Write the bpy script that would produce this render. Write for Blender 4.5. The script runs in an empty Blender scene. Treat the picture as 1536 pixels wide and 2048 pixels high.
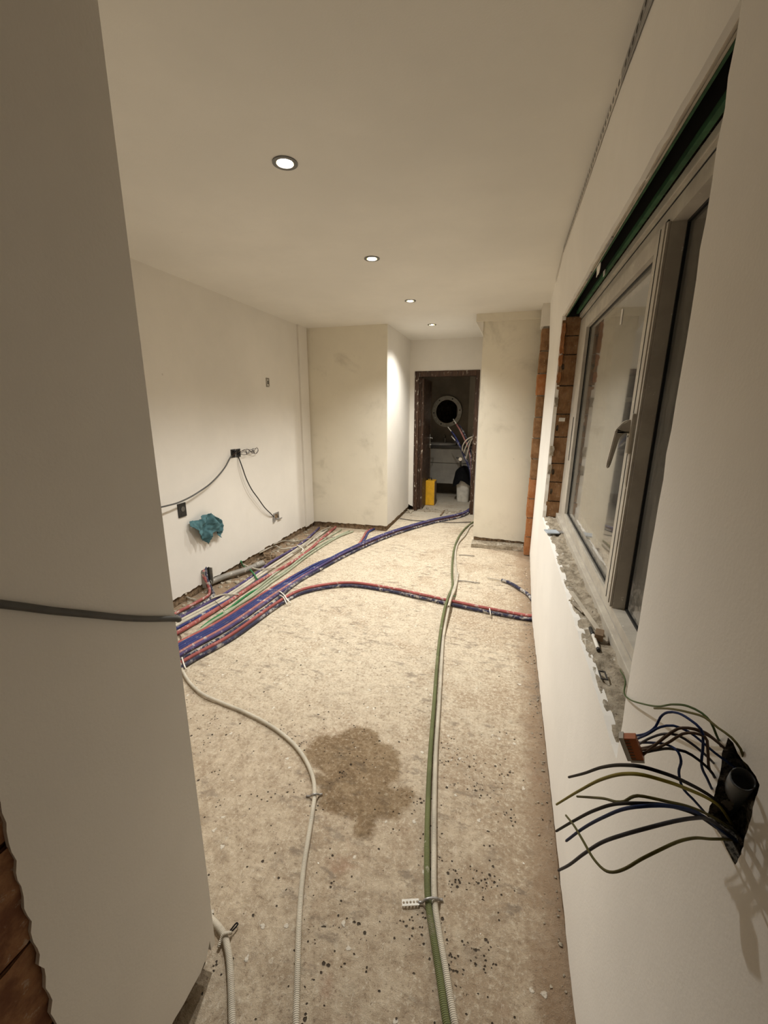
import bpy, bmesh, math, random
from mathutils import Vector, Matrix, noise
from mathutils.geometry import tessellate_polygon

S = bpy.context.scene
COL = S.collection
random.seed(7)
PI = math.pi

# ------------------------------------------------------------------ camera
cam = bpy.data.cameras.new('camera')
cam.sensor_fit = 'HORIZONTAL'
cam.sensor_width = 36.0
cam.lens = 850.66 / 1536 * 36.0
cam.clip_start = 0.01
cam_o = bpy.data.objects.new('camera', cam)
COL.objects.link(cam_o)
cam_o.location = (0, 0, 1.5)
cam_o.rotation_euler = (PI / 2 - 0.2351, 0.0, 0.2795)
S.camera = cam_o

# ------------------------------------------------------------------ world: a night sky outside
w = bpy.data.worlds.new('night')
S.world = w
w.use_nodes = True
w.node_tree.nodes['Background'].inputs[0].default_value = (0.25, 0.30, 0.42, 1)
w.node_tree.nodes['Background'].inputs[1].default_value = 0.01

# ------------------------------------------------------------------ ceiling spot lamps
H = 2.455
LIGHTS = [(-0.9195, 1.7796 + 1.1401 * k) for k in range(4)]
LAMP_COLOR = (1.0, 0.985, 0.94)
for i, (x, y) in enumerate(LIGHTS):
    l = bpy.data.lights.new('spot_beam', 'SPOT')
    l.energy = 88
    l.color = LAMP_COLOR
    l.spot_size = math.radians(128)
    l.spot_blend = 1.0
    l.shadow_soft_size = 0.022
    o = bpy.data.objects.new('spot_beam', l)
    o.location = (x, y, H - 0.012)
    COL.objects.link(o)

# ------------------------------------------------------------------ exposure
S.view_settings.view_transform = 'Standard'
S.view_settings.look = 'None'
S.view_settings.gamma = 1.0
S.view_settings.use_curve_mapping = False
S.view_settings.exposure = 0.68
S.cycles.max_bounces = 12
S.cycles.diffuse_bounces = 7
S.cycles.use_denoising = True

# ================================================================== materials
class NT:
    """small helper for building node materials"""
    def __init__(s, name):
        s.m = bpy.data.materials.new(name)
        s.m.use_nodes = True
        s.t = s.m.node_tree
        s.b = s.t.nodes['Principled BSDF']
    def n(s, typ, **kw):
        x = s.t.nodes.new(typ)
        for k, v in kw.items():
            if k.startswith('i_'):
                key = k[2:]
                key = int(key) if key.isdigit() else key.replace('_', ' ')
                s.set(x.inputs[key], v)
            else:
                setattr(x, k, v)
        return x
    def set(s, sock, v):
        if isinstance(v, bpy.types.NodeSocket): s.t.links.new(v, sock)
        elif isinstance(v, (tuple, list)) and len(v) == 3 and sock.type == 'RGBA': sock.default_value = (*v, 1)
        else: sock.default_value = v
    def obj(s): return s.n('ShaderNodeTexCoord').outputs['Object']
    def noise(s, scale, detail=3, rough=0.55, vec=None, dist=0.0):
        return s.n('ShaderNodeTexNoise', i_Vector=vec or s.obj(), i_Scale=scale, i_Detail=detail, i_Roughness=rough, i_Distortion=dist).outputs['Fac']
    def vor(s, scale, vec=None, feature='F1', rnd=1.0):
        return s.n('ShaderNodeTexVoronoi', feature=feature, i_Vector=vec or s.obj(), i_Scale=scale, i_Randomness=rnd)
    def ramp(s, fac, a, b):
        return s.n('ShaderNodeMapRange', i_0=fac, i_1=a, i_2=b, i_3=0.0, i_4=1.0, interpolation_type='SMOOTHSTEP').outputs[0]
    def math(s, op, a, b=0.0, c=0.0):
        x = s.n('ShaderNodeMath', operation=op)
        s.set(x.inputs[0], a); s.set(x.inputs[1], b); s.set(x.inputs[2], c)
        return x.outputs[0]
    def mix(s, fac, a, b, mode='MIX'):
        x = s.n('ShaderNodeMix', data_type='RGBA', blend_type=mode)
        s.set(x.inputs[0], fac); s.set(x.inputs[6], a); s.set(x.inputs[7], b)
        return x.outputs[2]
    def bump(s, h, dist=0.005, strength=1.0, prev=None):
        x = s.n('ShaderNodeBump', i_Strength=strength, i_Distance=dist, i_Height=h)
        if prev is not None: s.set(x.inputs['Normal'], prev)
        return x.outputs[0]
    def out(s, col=None, rough=None, normal=None, metal=None, spec=None):
        for k, v in (('Base Color', col), ('Roughness', rough), ('Normal', normal), ('Metallic', metal), ('Specular IOR Level', spec)):
            if v is not None: s.set(s.b.inputs[k], v)
        return s.m

def flat(name, col, rough=0.6, metal=0.0, var=0.12, scale=14.0, bump=0.0, spec=0.4):
    n = NT(name)
    f = n.noise(scale, 4, 0.6)
    c = n.mix(n.ramp(f, 0.3, 0.7), tuple(x * (1 - var) for x in col), tuple(min(1, x * (1 + var)) for x in col))
    nm = n.bump(n.noise(scale * 8, 3), bump) if bump else None
    return n.out(c, rough, nm, metal, spec)

def plaster(name, col, stain=0.0, patch=(0.42, 0.38, 0.30)):
    n = NT(name)
    v = n.obj()
    f = n.noise(1.3, 5, 0.6, v)
    c = n.mix(n.ramp(f, 0.3, 0.75), tuple(x * 0.94 for x in col), tuple(min(1, x * 1.03) for x in col))
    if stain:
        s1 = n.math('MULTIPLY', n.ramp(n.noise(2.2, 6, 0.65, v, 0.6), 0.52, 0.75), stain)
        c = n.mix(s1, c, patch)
    sp = n.ramp(n.vor(3.1, v).outputs['Distance'], 0.035, 0.015)     # few dark knocks
    c = n.mix(n.math('MULTIPLY', sp, 0.35), c, (0.25, 0.21, 0.16))
    h = n.math('ADD', n.noise(3.0, 3, 0.5, v), n.math('MULTIPLY', n.noise(160, 2, 0.5, v), 0.05))
    return n.out(c, 0.75, n.bump(h, 0.006), None, 0.25)

WALLC = (0.70, 0.665, 0.605)
M = {}
M['plaster'] = plaster('warm_plaster', WALLC, 0.06)
M['plaster_grimy_or_shaded'] = plaster('grimy_or_shaded_plaster', (0.74, 0.69, 0.575), 0.50)  # real grime on the walls; stands for shade on the top fascia
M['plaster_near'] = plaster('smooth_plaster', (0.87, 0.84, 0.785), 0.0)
M['ceiling'] = plaster('ceiling_paint', (0.75, 0.725, 0.67), 0.0)

def make_base():
    n = NT('bare_masonry')
    v = n.obj()
    f = n.noise(22, 6, 0.7, v)
    c = n.mix(n.ramp(f, 0.3, 0.7), (0.08, 0.055, 0.035), (0.30, 0.21, 0.13))
    c = n.mix(n.ramp(n.noise(45, 3, 0.6, v), 0.62, 0.72), c, (0.55, 0.50, 0.42))
    return n.out(c, 0.95, n.bump(f, 0.02), None, 0.1)
M['base'] = make_base()

def make_floor():
    n = NT('rough_screed')
    v = n.obj()
    x, y, z = n.n('ShaderNodeSeparateXYZ', i_0=v).outputs
    big = n.noise(1.1, 4, 0.6, v)
    mid = n.noise(17, 6, 0.72, v)
    fine = n.noise(70, 6, 0.78, v)
    c = n.mix(n.ramp(mid, 0.32, 0.68), (0.40, 0.31, 0.215), (0.62, 0.515, 0.38))
    c = n.mix(n.math('MULTIPLY', n.ramp(fine, 0.52, 0.70), 0.75), c, (0.76, 0.68, 0.54))
    c = n.mix(n.math('MULTIPLY', n.ramp(fine, 0.45, 0.34), 0.75), c, (0.22, 0.16, 0.11))
    fl_ = n.n('ShaderNodeMapping', i_0=v); fl_.inputs['Scale'].default_value = (120, 45, 1); fl_.inputs['Rotation'].default_value = (0, 0, 0.9)
    c = n.mix(n.math('MULTIPLY', n.ramp(n.noise(1.0, 3, 0.6, fl_.outputs[0], 1.5), 0.60, 0.70), 0.55), c, (0.74, 0.67, 0.55))
    # paler from the middle of the room onward
    pale = n.math('MULTIPLY', n.ramp(n.math('ADD', y, n.math('MULTIPLY', big, 1.2)), 1.6, 2.9), n.ramp(fine, 0.36, 0.58))
    c = n.mix(n.math('MULTIPLY', pale, 0.5), c, (0.72, 0.655, 0.52))
    # greyer cement by the door
    c = n.mix(n.math('MULTIPLY', n.ramp(y, 5.3, 6.1), 0.6), c, (0.42, 0.38, 0.31))
    # browner soil along the left wall and along the right wall
    xl = n.math('ADD', x, n.math('MULTIPLY', n.noise(5, 4, 0.6, v), 0.35))
    c = n.mix(n.math('MULTIPLY', n.ramp(xl, -1.86, -2.02), 0.85), c, n.mix(fine, (0.10, 0.06, 0.035), (0.36, 0.24, 0.14)))
    xr_ = n.math('ADD', x, n.math('MULTIPLY', n.noise(6, 4, 0.6, v), 0.16))
    c = n.mix(n.math('MULTIPLY', n.ramp(xr_, 0.19, 0.31), 0.65), c, (0.22, 0.13, 0.07))
    rust = n.math('MULTIPLY', n.ramp(n.noise(3.5, 4, 0.6, v), 0.58, 0.72), n.ramp(y, 1.9, 1.2))
    c = n.mix(n.math('MULTIPLY', rust, 0.5), c, (0.38, 0.20, 0.13))
    brown = n.math('MULTIPLY', n.ramp(n.math('ADD', n.noise(2.3, 5, 0.65, v), n.math('MULTIPLY', n.ramp(x, -0.6, 0.2), 0.12)), 0.50, 0.66), n.ramp(fine, 0.62, 0.46))
    c = n.mix(n.math('MULTIPLY', brown, 0.55), c, (0.36, 0.26, 0.17))
    # scuffs: elongated dark streaks on the pale part
    sv = n.n('ShaderNodeMapping', i_0=v); sv.inputs['Scale'].default_value = (10, 22, 1); sv.inputs['Rotation'].default_value = (0, 0, 0.5)
    sc = n.math('MULTIPLY', n.ramp(n.noise(1.0, 5, 0.7, sv.outputs[0]), 0.50, 0.62), n.ramp(n.noise(2.6, 4, 0.65, v), 0.46, 0.60))
    c = n.mix(n.math('MULTIPLY', sc, 0.75), c, (0.25, 0.20, 0.15))
    # white plaster crumbs trodden in
    wob = n.n('ShaderNodeVectorMath', operation='MULTIPLY_ADD', i_0=n.n('ShaderNodeTexNoise', i_Vector=v, i_Scale=60.0, i_Detail=3.0).outputs['Color'], i_1=(0.022, 0.022, 0.0), i_2=v).outputs[0]
    vo = n.vor(30, wob)
    crumb = n.math('MULTIPLY', n.ramp(vo.outputs['Distance'], 0.26, 0.16), n.math('GREATER_THAN', n.n('ShaderNodeSeparateColor', i_0=vo.outputs['Color']).outputs[0], 0.90))
    c = n.mix(n.math('MULTIPLY', crumb, 0.6), c, (0.88, 0.83, 0.72))
    # pits: dark holes, clustered on the right near the camera
    wob2 = n.n('ShaderNodeVectorMath', operation='MULTIPLY_ADD', i_0=n.n('ShaderNodeTexNoise', i_Vector=v, i_Scale=90.0, i_Detail=2.0).outputs['Color'], i_1=(0.007, 0.007, 0.0), i_2=v).outputs[0]
    vp = n.vor(105, wob2)
    vp2 = n.vor(60, wob2)
    clus = n.ramp(n.noise(4.2, 3, 0.6, v), 0.48, 0.62)
    near = n.ramp(n.math('ADD', y, n.math('MULTIPLY', big, 0.8)), 2.4, 1.7)
    right = n.ramp(n.math('ADD', x, n.math('MULTIPLY', n.noise(3, 2, 0.6, v), 0.4)), -0.10, 0.14)
    edge = n.ramp(x, 0.14, 0.06)
    reg = n.math('MULTIPLY', n.math('MULTIPLY', near, edge), n.math('MULTIPLY', n.math('ADD', clus, 0.06), n.math('ADD', n.math('MULTIPLY', right, 0.72), 0.28)))
    th = n.n('ShaderNodeSeparateColor', i_0=vp.outputs['Color']).outputs
    th2 = n.n('ShaderNodeSeparateColor', i_0=vp2.outputs['Color']).outputs
    pit = n.math('MULTIPLY', n.ramp(vp.outputs['Distance'], 0.40, 0.24), n.math('LESS_THAN', th[1], n.math('ADD', n.math('MULTIPLY', reg, 0.42), 0.004)))
    pit2 = n.math('MULTIPLY', n.ramp(n.math('ADD', vp2.outputs['Distance'], n.math('MULTIPLY', th2[0], 0.12)), 0.40, 0.27), n.math('LESS_THAN', th2[1], n.math('ADD', n.math('MULTIPLY', reg, 0.30), 0.003)))
    pits = n.math('MAXIMUM', pit, pit2)
    c = n.mix(n.math('MULTIPLY', n.math('MULTIPLY', reg, n.ramp(mid, 0.42, 0.6)), 0.45), c, (0.17, 0.12, 0.08))
    c = n.mix(n.math('MULTIPLY', pits, 0.9), c, (0.035, 0.025, 0.018))
    # the spilled-water stain
    wn = n.n('ShaderNodeTexNoise', i_Vector=v, i_Scale=9.0, i_Detail=5.0, i_Roughness=0.6)
    wv = n.n('ShaderNodeVectorMath', operation='MULTIPLY_ADD', i_0=wn.outputs['Color'], i_1=(0.10, 0.10, 0.0), i_2=v).outputs[0]
    st = None
    for (px, py, pr) in STAIN:
        d = n.n('ShaderNodeVectorMath', operation='DISTANCE', i_0=wv, i_1=(px + 0.05, py + 0.05, 0.0)).outputs['Value']
        k = n.ramp(d, pr, pr - 0.035)
        st = k if st is None else n.math('MAXIMUM', st, k)
    soft = n.math('MULTIPLY', st, n.math('ADD', n.math('MULTIPLY', n.ramp(fine, 0.70, 0.45), 0.3), 0.7))
    c = n.mix(soft, c, n.mix(1.0, c, (0.50, 0.43, 0.34), 'MULTIPLY'))
    h = n.math('ADD', n.math('MULTIPLY', fine, 0.6), n.math('MULTIPLY', mid, 0.8))
    h = n.math('SUBTRACT', h, n.math('MULTIPLY', pits, 0.7))
    h = n.math('ADD', h, n.math('MULTIPLY', crumb, 0.25))
    rough = n.math('SUBTRACT', 0.92, n.math('MULTIPLY', st, 0.25))
    return n.out(c, rough, n.bump(h, 0.014, 0.9), None, 0.2)
STAIN = [(*(-0.6082,1.4867,0)[:2], 0.15), (*(-0.4733,1.468,0)[:2], 0.15), (*(-0.7058,1.4886,0)[:2], 0.11), (*(-0.3934,1.3134,0)[:2], 0.10), (*(-0.5729,1.5893,0)[:2], 0.11),
         (*(-0.3229,1.2777,0)[:2], 0.055), (*(-0.4084,1.2006,0)[:2], 0.05), (*(-0.543,1.3179,0)[:2], 0.13), (*(-0.6606,1.3341,0)[:2], 0.05), (*(-0.3201,1.3461,0)[:2], 0.07), (*(-0.4213,1.1808,0)[:2], 0.06), (*(-0.4391,1.2509,0)[:2], 0.085)]
M['floor'] = make_floor()

def conduit(name, col, splat=0.35, ribs=True, rough=0.45, dirt=(0.30, 0.24, 0.18), pitch=0.0042):
    n = NT(name)
    v = n.obj()
    c = n.mix(n.ramp(n.noise(6, 4, 0.6, v), 0.3, 0.7), tuple(x * 0.8 for x in col), tuple(min(1, x * 1.15) for x in col))
    if splat:
        m1 = n.ramp(n.noise(30, 5, 0.7, v), 0.66 - splat * 0.22, 0.72 - splat * 0.22)
        m2 = n.ramp(n.noise(3.0, 3, 0.6, v), 0.38, 0.58)
        c = n.mix(n.math('MULTIPLY', n.math('MULTIPLY', m1, m2), 0.85), c, (0.70, 0.65, 0.56))
        m3 = n.ramp(n.noise(17, 4, 0.7, v), 0.58, 0.72)
        c = n.mix(n.math('MULTIPLY', m3, 0.5), c, dirt)
    nm = None
    if ribs:
        a = n.n('ShaderNodeAttribute', attribute_name='arc').outputs['Fac']
        rib = n.math('SINE', n.math('MULTIPLY', a, 2 * PI / pitch))
        nm = n.bump(rib, 0.0007, 1.0)
        c = n.mix(n.math('MULTIPLY', n.ramp(rib, 0.2, -0.9), 0.35), c, tuple(x * 0.45 for x in col))
    return n.out(c, rough, nm, None, 0.35)
M['blue'] = conduit('blue_conduit', (0.033, 0.042, 0.17), 0.40)
M['navy'] = conduit('navy_conduit', (0.035, 0.035, 0.075), 0.75)
M['purple'] = conduit('purple_conduit', (0.085, 0.06, 0.17), 0.45)
M['red'] = conduit('red_conduit', (0.40, 0.105, 0.095), 0.55)
M['pink'] = conduit('pink_conduit', (0.42, 0.17, 0.16), 0.6)
M['green'] = conduit('green_conduit', (0.15, 0.165, 0.065), 0.15)
M['emerald'] = conduit('emerald_conduit', (0.03, 0.22, 0.07), 0.25)
M['pale_green'] = conduit('pale_green_conduit', (0.40, 0.43, 0.30), 0.45)
M['white'] = conduit('white_conduit', (0.62, 0.56, 0.45), 0.35)
M['grey_flex'] = conduit('grey_conduit', (0.42, 0.37, 0.29), 0.25)
M['elbow'] = conduit('blue_grey_conduit_mouth', (0.26, 0.28, 0.30), 0.25, False, 0.45)
M['pvc'] = conduit('grey_pvc', (0.23, 0.21, 0.18), 0.3, False, 0.4)
M['black_cable'] = conduit('black_cable', (0.045, 0.043, 0.04), 0.0, False, 0.45)
M['black_cable_worn'] = conduit('black_cable_worn', (0.09, 0.088, 0.082), 0.0, False, 0.5)

def wire(name, col): return flat(name, tuple(c * 0.8 for c in col), 0.55, 0, 0.10, 60, 0, 0.10)
M['w_black'] = wire('black_insulation', (0.012, 0.010, 0.012))
M['w_blue'] = wire('blue_insulation', (0.03, 0.055, 0.17))
M['w_yellow'] = wire('yellow_insulation', (0.35, 0.30, 0.05))
M['w_olive'] = wire('green_yellow_insulation', (0.17, 0.155, 0.055))
M['w_green'] = wire('green_insulation', (0.10, 0.15, 0.055))
M['w_grey'] = wire('grey_insulation', (0.10, 0.10, 0.115))
M['w_brown'] = wire('brown_insulation', (0.13, 0.085, 0.06))
M['copper'] = flat('copper', (0.45, 0.22, 0.10), 0.35, 1.0)
M['orange'] = flat('orange_plastic', (0.50, 0.15, 0.045), 0.4)
M['clear_plastic'] = flat('pale_plastic', (0.62, 0.60, 0.55), 0.25)

def brick_mat(name, a, b):
    n = NT(name)
    v = n.obj()
    f = n.noise(18, 5, 0.65, v)
    c = n.mix(n.ramp(f, 0.3, 0.7), a, b)
    c = n.mix(n.math('MULTIPLY', n.ramp(n.noise(40, 4, 0.7, v), 0.60, 0.70), 0.5), c, (0.48, 0.40, 0.31))
    x, y, z = n.n('ShaderNodeSeparateXYZ', i_0=v).outputs
    gr = n.math('SINE', n.math('MULTIPLY', x, 900.0))
    h = n.math('ADD', n.math('MULTIPLY', gr, 0.25), f)
    return n.out(c, 0.9, n.bump(h, 0.004), None, 0.15)
M['brick'] = brick_mat('terracotta_block', (0.20, 0.105, 0.048), (0.34, 0.195, 0.10))
M['brick_orange'] = brick_mat('orange_brick', (0.36, 0.14, 0.05), (0.46, 0.22, 0.10))
M['brick_dark'] = brick_mat('dark_red_brick', (0.15, 0.065, 0.035), (0.34, 0.18, 0.09))
M['mortar'] = flat('mortar', (0.38, 0.33, 0.26), 0.95, 0, 0.3, 30, 0.006, 0.1)

def make_sill():
    n = NT('broken_mortar')
    v = n.obj()
    f = n.noise(28, 6, 0.7, v)
    c = n.mix(n.ramp(f, 0.3, 0.7), (0.24, 0.20, 0.145), (0.46, 0.40, 0.31))
    c = n.mix(n.ramp(n.noise(16, 4, 0.6, v, 0.8), 0.60, 0.68), c, (0.66, 0.62, 0.54))
    c = n.mix(n.ramp(n.noise(60, 4, 0.6, v), 0.40, 0.30), c, (0.12, 0.095, 0.07))
    return n.out(c, 0.95, n.bump(f, 0.012), None, 0.1)
M['sill'] = make_sill()

def make_hole():
    n = NT('broken_out_masonry')
    v = n.obj()
    f = n.noise(110, 6, 0.75, v)
    c = n.mix(n.ramp(f, 0.38, 0.62), (0.03, 0.026, 0.022), (0.30, 0.27, 0.22))
    c = n.mix(n.ramp(n.noise(60, 4, 0.6, v), 0.56, 0.62), c, (0.55, 0.52, 0.46))
    return n.out(c, 0.95, n.bump(f, 0.006), None, 0.1)
M['hole'] = make_hole()

def make_frame():
    n = NT('dusty_frame_paint')
    v = n.obj()
    f = n.noise(9, 5, 0.65, v)
    c = n.mix(n.ramp(f, 0.35, 0.7), (0.44, 0.40, 0.34), (0.55, 0.51, 0.43))
    c = n.mix(n.ramp(n.noise(50, 4, 0.6, v), 0.66, 0.72), c, (0.74, 0.70, 0.62))
    return n.out(c, 0.45, n.bump(f, 0.001), None, 0.4)
M['frame'] = make_frame()
M['frame_dark'] = flat('shaded_grey_frame_paint', (0.40, 0.37, 0.33), 0.5)
M['gasket'] = flat('black_gasket', (0.01, 0.01, 0.01), 0.5)

def make_glass():
    n = NT('dusty_window_glass')
    v = n.obj()
    n.b.inputs['Transmission Weight'].default_value = 1.0
    n.b.inputs['IOR'].default_value = 1.5
    n.out((0.92, 0.94, 0.93), 0.03)
    d = n.n('ShaderNodeBsdfDiffuse', i_0=(0.55, 0.50, 0.43))
    mp = n.n('ShaderNodeMapping', i_0=v); mp.inputs['Scale'].default_value = (20, 20, 3)
    f = n.ramp(n.noise(1.5, 5, 0.7, mp.outputs[0]), 0.35, 0.8)
    sp = n.ramp(n.vor(26, v).outputs['Distance'], 0.10, 0.05)
    x, y, z = n.n('ShaderNodeSeparateXYZ', i_0=v).outputs
    low = n.math('MULTIPLY', n.ramp(z, 0.30, 0.05), n.ramp(n.noise(24, 5, 0.7, v, 1.0), 0.45, 0.6))
    fac = n.math('ADD', n.math('ADD', n.math('MULTIPLY', f, 0.10), n.math('MULTIPLY', sp, 0.25)), n.math('ADD', n.math('MULTIPLY', low, 0.25), 0.05))
    mx = n.n('ShaderNodeMixShader', i_0=fac)
    n.t.links.new(n.b.outputs[0], mx.inputs[1]); n.t.links.new(d.outputs[0], mx.inputs[2])
    o = n.t.nodes['Material Output']
    n.t.links.new(mx.outputs[0], o.inputs['Surface'])
    return n.m
M['glass'] = make_glass()

M['green_board'] = flat('green_board', (0.03, 0.10, 0.04), 0.7, 0, 0.3, 20)
M['cavity'] = flat('cavity_shade', (0.012, 0.010, 0.007), 0.95)  # near-black in place of the shade inside open cavities
M['lath'] = flat('lath_wood', (0.46, 0.41, 0.33), 0.7, 0, 0.15, 12)
M['steel'] = flat('galvanised_steel', (0.36, 0.35, 0.34), 0.45, 0.7, 0.2, 30)
M['steel_hole'] = flat('hole_shadow', (0.06, 0.055, 0.05), 0.9)
M['chrome'] = flat('chrome', (0.6, 0.59, 0.56), 0.22, 1.0)
M['bezel'] = flat('grey_bezel', (0.16, 0.16, 0.155), 0.3, 0.8)
M['reflector'] = flat('gold_reflector', (0.75, 0.60, 0.22), 0.35, 0.6)

def emit(name, col, strength):
    n = NT(name)
    n.out((0.8, 0.8, 0.8), 0.4)
    n.set(n.b.inputs['Emission Color'], col); n.b.inputs['Emission Strength'].default_value = strength
    return n.m
M['lamp'] = emit('lamp_lens', (1.0, 0.93, 0.78), 25.0)

def wood_dark(name):
    n = NT(name)
    v = n.obj()
    mp = n.n('ShaderNodeMapping', i_0=v); mp.inputs['Scale'].default_value = (30, 30, 2)
    f = n.noise(1.5, 5, 0.6, mp.outputs[0])
    mp2 = n.n('ShaderNodeMapping', i_0=v); mp2.inputs['Scale'].default_value = (60, 60, 14)
    c = n.mix(n.ramp(f, 0.3, 0.7), (0.028, 0.013, 0.007), (0.070, 0.034, 0.018))
    c = n.mix(n.ramp(n.noise(1.0, 5, 0.75, mp2.outputs[0], 0.5), 0.60, 0.64), c, (0.62, 0.57, 0.48))
    return n.out(c, 0.5, n.bump(f, 0.002), None, 0.35)
M['wood'] = wood_dark('dark_brown_door_wood')
M['vanity'] = flat('vanity_front', (0.36, 0.34, 0.30), 0.5, 0, 0.1, 6)
M['vanity_top'] = flat('dark_countertop', (0.05, 0.045, 0.04), 0.4)
M['basin'] = flat('basin_ceramic', (0.5, 0.48, 0.44), 0.2)
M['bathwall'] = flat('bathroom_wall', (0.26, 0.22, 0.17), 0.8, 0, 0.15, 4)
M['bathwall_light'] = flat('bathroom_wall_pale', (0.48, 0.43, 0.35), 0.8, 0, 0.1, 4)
M['mirror'] = flat('mirror_glass', (0.75, 0.75, 0.75), 0.02, 1.0, 0.0)
M['white_plastic'] = flat('white_plastic', (0.60, 0.57, 0.50), 0.45)
M['yellow_box'] = flat('yellow_box', (0.75, 0.40, 0.02), 0.5)
M['black_cloth'] = flat('black_cloth', (0.008, 0.008, 0.009), 0.95, 0, 0.2, 40, 0.004, 0.1)
M['black_plastic'] = flat('black_plastic', (0.015, 0.014, 0.013), 0.4)
M['bulb'] = flat('small_bulb_glass', (0.75, 0.72, 0.66), 0.2)
M['blue_cloth'] = flat('teal_cloth', (0.072, 0.15, 0.165), 0.95, 0, 0.3, 22, 0.003, 0.1)
M['paper'] = flat('white_paper', (0.72, 0.69, 0.62), 0.8)
M['pen_white'] = flat('pen_white', (0.78, 0.75, 0.68), 0.4)
M['raw_wood'] = flat('raw_wood', (0.20, 0.135, 0.08), 0.8, 0, 0.25, 16)
M['knife_blue'] = flat('blue_grey_plastic', (0.42, 0.47, 0.52), 0.4)
M['rubble'] = M['sill']

# ================================================================== helpers
def link(name, me, mat=None, parent=None, smooth=False, loc=None):
    if isinstance(me, bmesh.types.BMesh):
        m = bpy.data.meshes.new(name); me.to_mesh(m); me.free(); me = m
    if mat is not None: me.materials.append(M[mat] if isinstance(mat, str) else mat)
    if smooth:
        for p in me.polygons: p.use_smooth = True
    o = bpy.data.objects.new(name, me)
    COL.objects.link(o)
    if parent is not None:
        o.parent = parent
    elif loc is None and len(me.vertices):      # put the origin of a top-level mesh at its base
        xs = [v.co for v in me.vertices]
        c = Vector((sum(p.x for p in xs) / len(xs), sum(p.y for p in xs) / len(xs), min(p.z for p in xs)))
        me.transform(Matrix.Translation(-c)); o.location = c
    if loc is not None: o.location = loc
    return o

def tag(o, label=None, cat=None, group=None, kind=None):
    if label: o['label'] = label
    if cat: o['category'] = cat
    if group: o['group'] = group
    if kind: o['kind'] = kind
    return o

def struct(name, me, mat, parent=None, smooth=False):
    o = link(name, me, mat, parent, smooth, loc=(0, 0, 0) if parent is None else None)
    if parent is None: o['kind'] = 'structure'
    return o

def empty(name, loc, rot=(0, 0, 0)):
    o = bpy.data.objects.new(name, None); COL.objects.link(o)
    o.location = loc; o.rotation_euler = rot; o.empty_display_size = 0.05
    return o

def box(bm, lo, hi, bev=0.0, mat=None):
    c = [(a + b) / 2 for a, b in zip(lo, hi)]; s = [max(abs(b - a), 1e-5) for a, b in zip(lo, hi)]
    r = bmesh.ops.create_cube(bm, size=1.0)
    vs = r['verts']
    bmesh.ops.scale(bm, vec=s, verts=vs)
    if mat is not None: bmesh.ops.transform(bm, matrix=mat, verts=vs)
    bmesh.ops.translate(bm, vec=c, verts=vs)
    if bev:
        es = list({e for v in vs for e in v.link_edges})
        bmesh.ops.bevel(bm, geom=es, offset=bev, segments=2, affect='EDGES', profile=0.6)
    return vs

def boxes(*args, bev=0.0):
    bm = bmesh.new()
    for lo, hi in args: box(bm, lo, hi, bev)
    return bm

def rough_box(lo, hi, amp=0.004, cuts=2, seed=0):
    bm = bmesh.new(); box(bm, lo, hi)
    bmesh.ops.subdivide_edges(bm, edges=bm.edges[:], cuts=cuts, use_grid_fill=True)
    for v in bm.verts:
        d = noise.noise_vector(v.co * 35 + Vector((seed * 3.1, 0, 0)))
        v.co += d * amp
    return bm

def ragged(pts, step, amp, seed=1, closed=False):
    """subdivide a 2-D polyline and jitter it, for torn plaster edges"""
    rnd = random.Random(seed); out = []
    n = len(pts); last = n if closed else n - 1
    for i in range(last):
        a, b = pts[i], pts[(i + 1) % n]
        L = math.hypot(b[0] - a[0], b[1] - a[1]); k = max(1, int(L / step))
        for j in range(k):
            t = j / k
            g = 0 if j == 0 else amp
            out.append((a[0] + (b[0] - a[0]) * t + rnd.uniform(-g, g), a[1] + (b[1] - a[1]) * t + rnd.uniform(-g, g)))
    if not closed: out.append(tuple(pts[-1]))
    return out

def slab(outer, holes, to3d, depth):
    """polygon with holes in a plane, extruded: to3d(a, b, d) gives the point at depth d (0 = front)"""
    loops = [outer] + list(holes)
    flat_ = [[Vector((a, b, 0)) for a, b in L] for L in loops]
    tris = tessellate_polygon(flat_)
    allp = [p for L in loops for p in L]; N = len(allp)
    vs = [to3d(a, b, 0) for a, b in allp] + [to3d(a, b, depth) for a, b in allp]
    fs = [tuple(t) for t in tris] + [tuple(N + i for i in reversed(t)) for t in tris]
    o = 0
    for L in loops:
        n = len(L)
        for i in range(n):
            j = (i + 1) % n
            fs.append((o + i, o + j, N + o + j, N + o + i))
        o += n
    me = bpy.data.meshes.new('slab'); me.from_pydata(vs, [], fs)
    bm = bmesh.new(); bm.from_mesh(me); bpy.data.meshes.remove(me)
    bmesh.ops.recalc_face_normals(bm, faces=bm.faces[:])
    return bm

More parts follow.
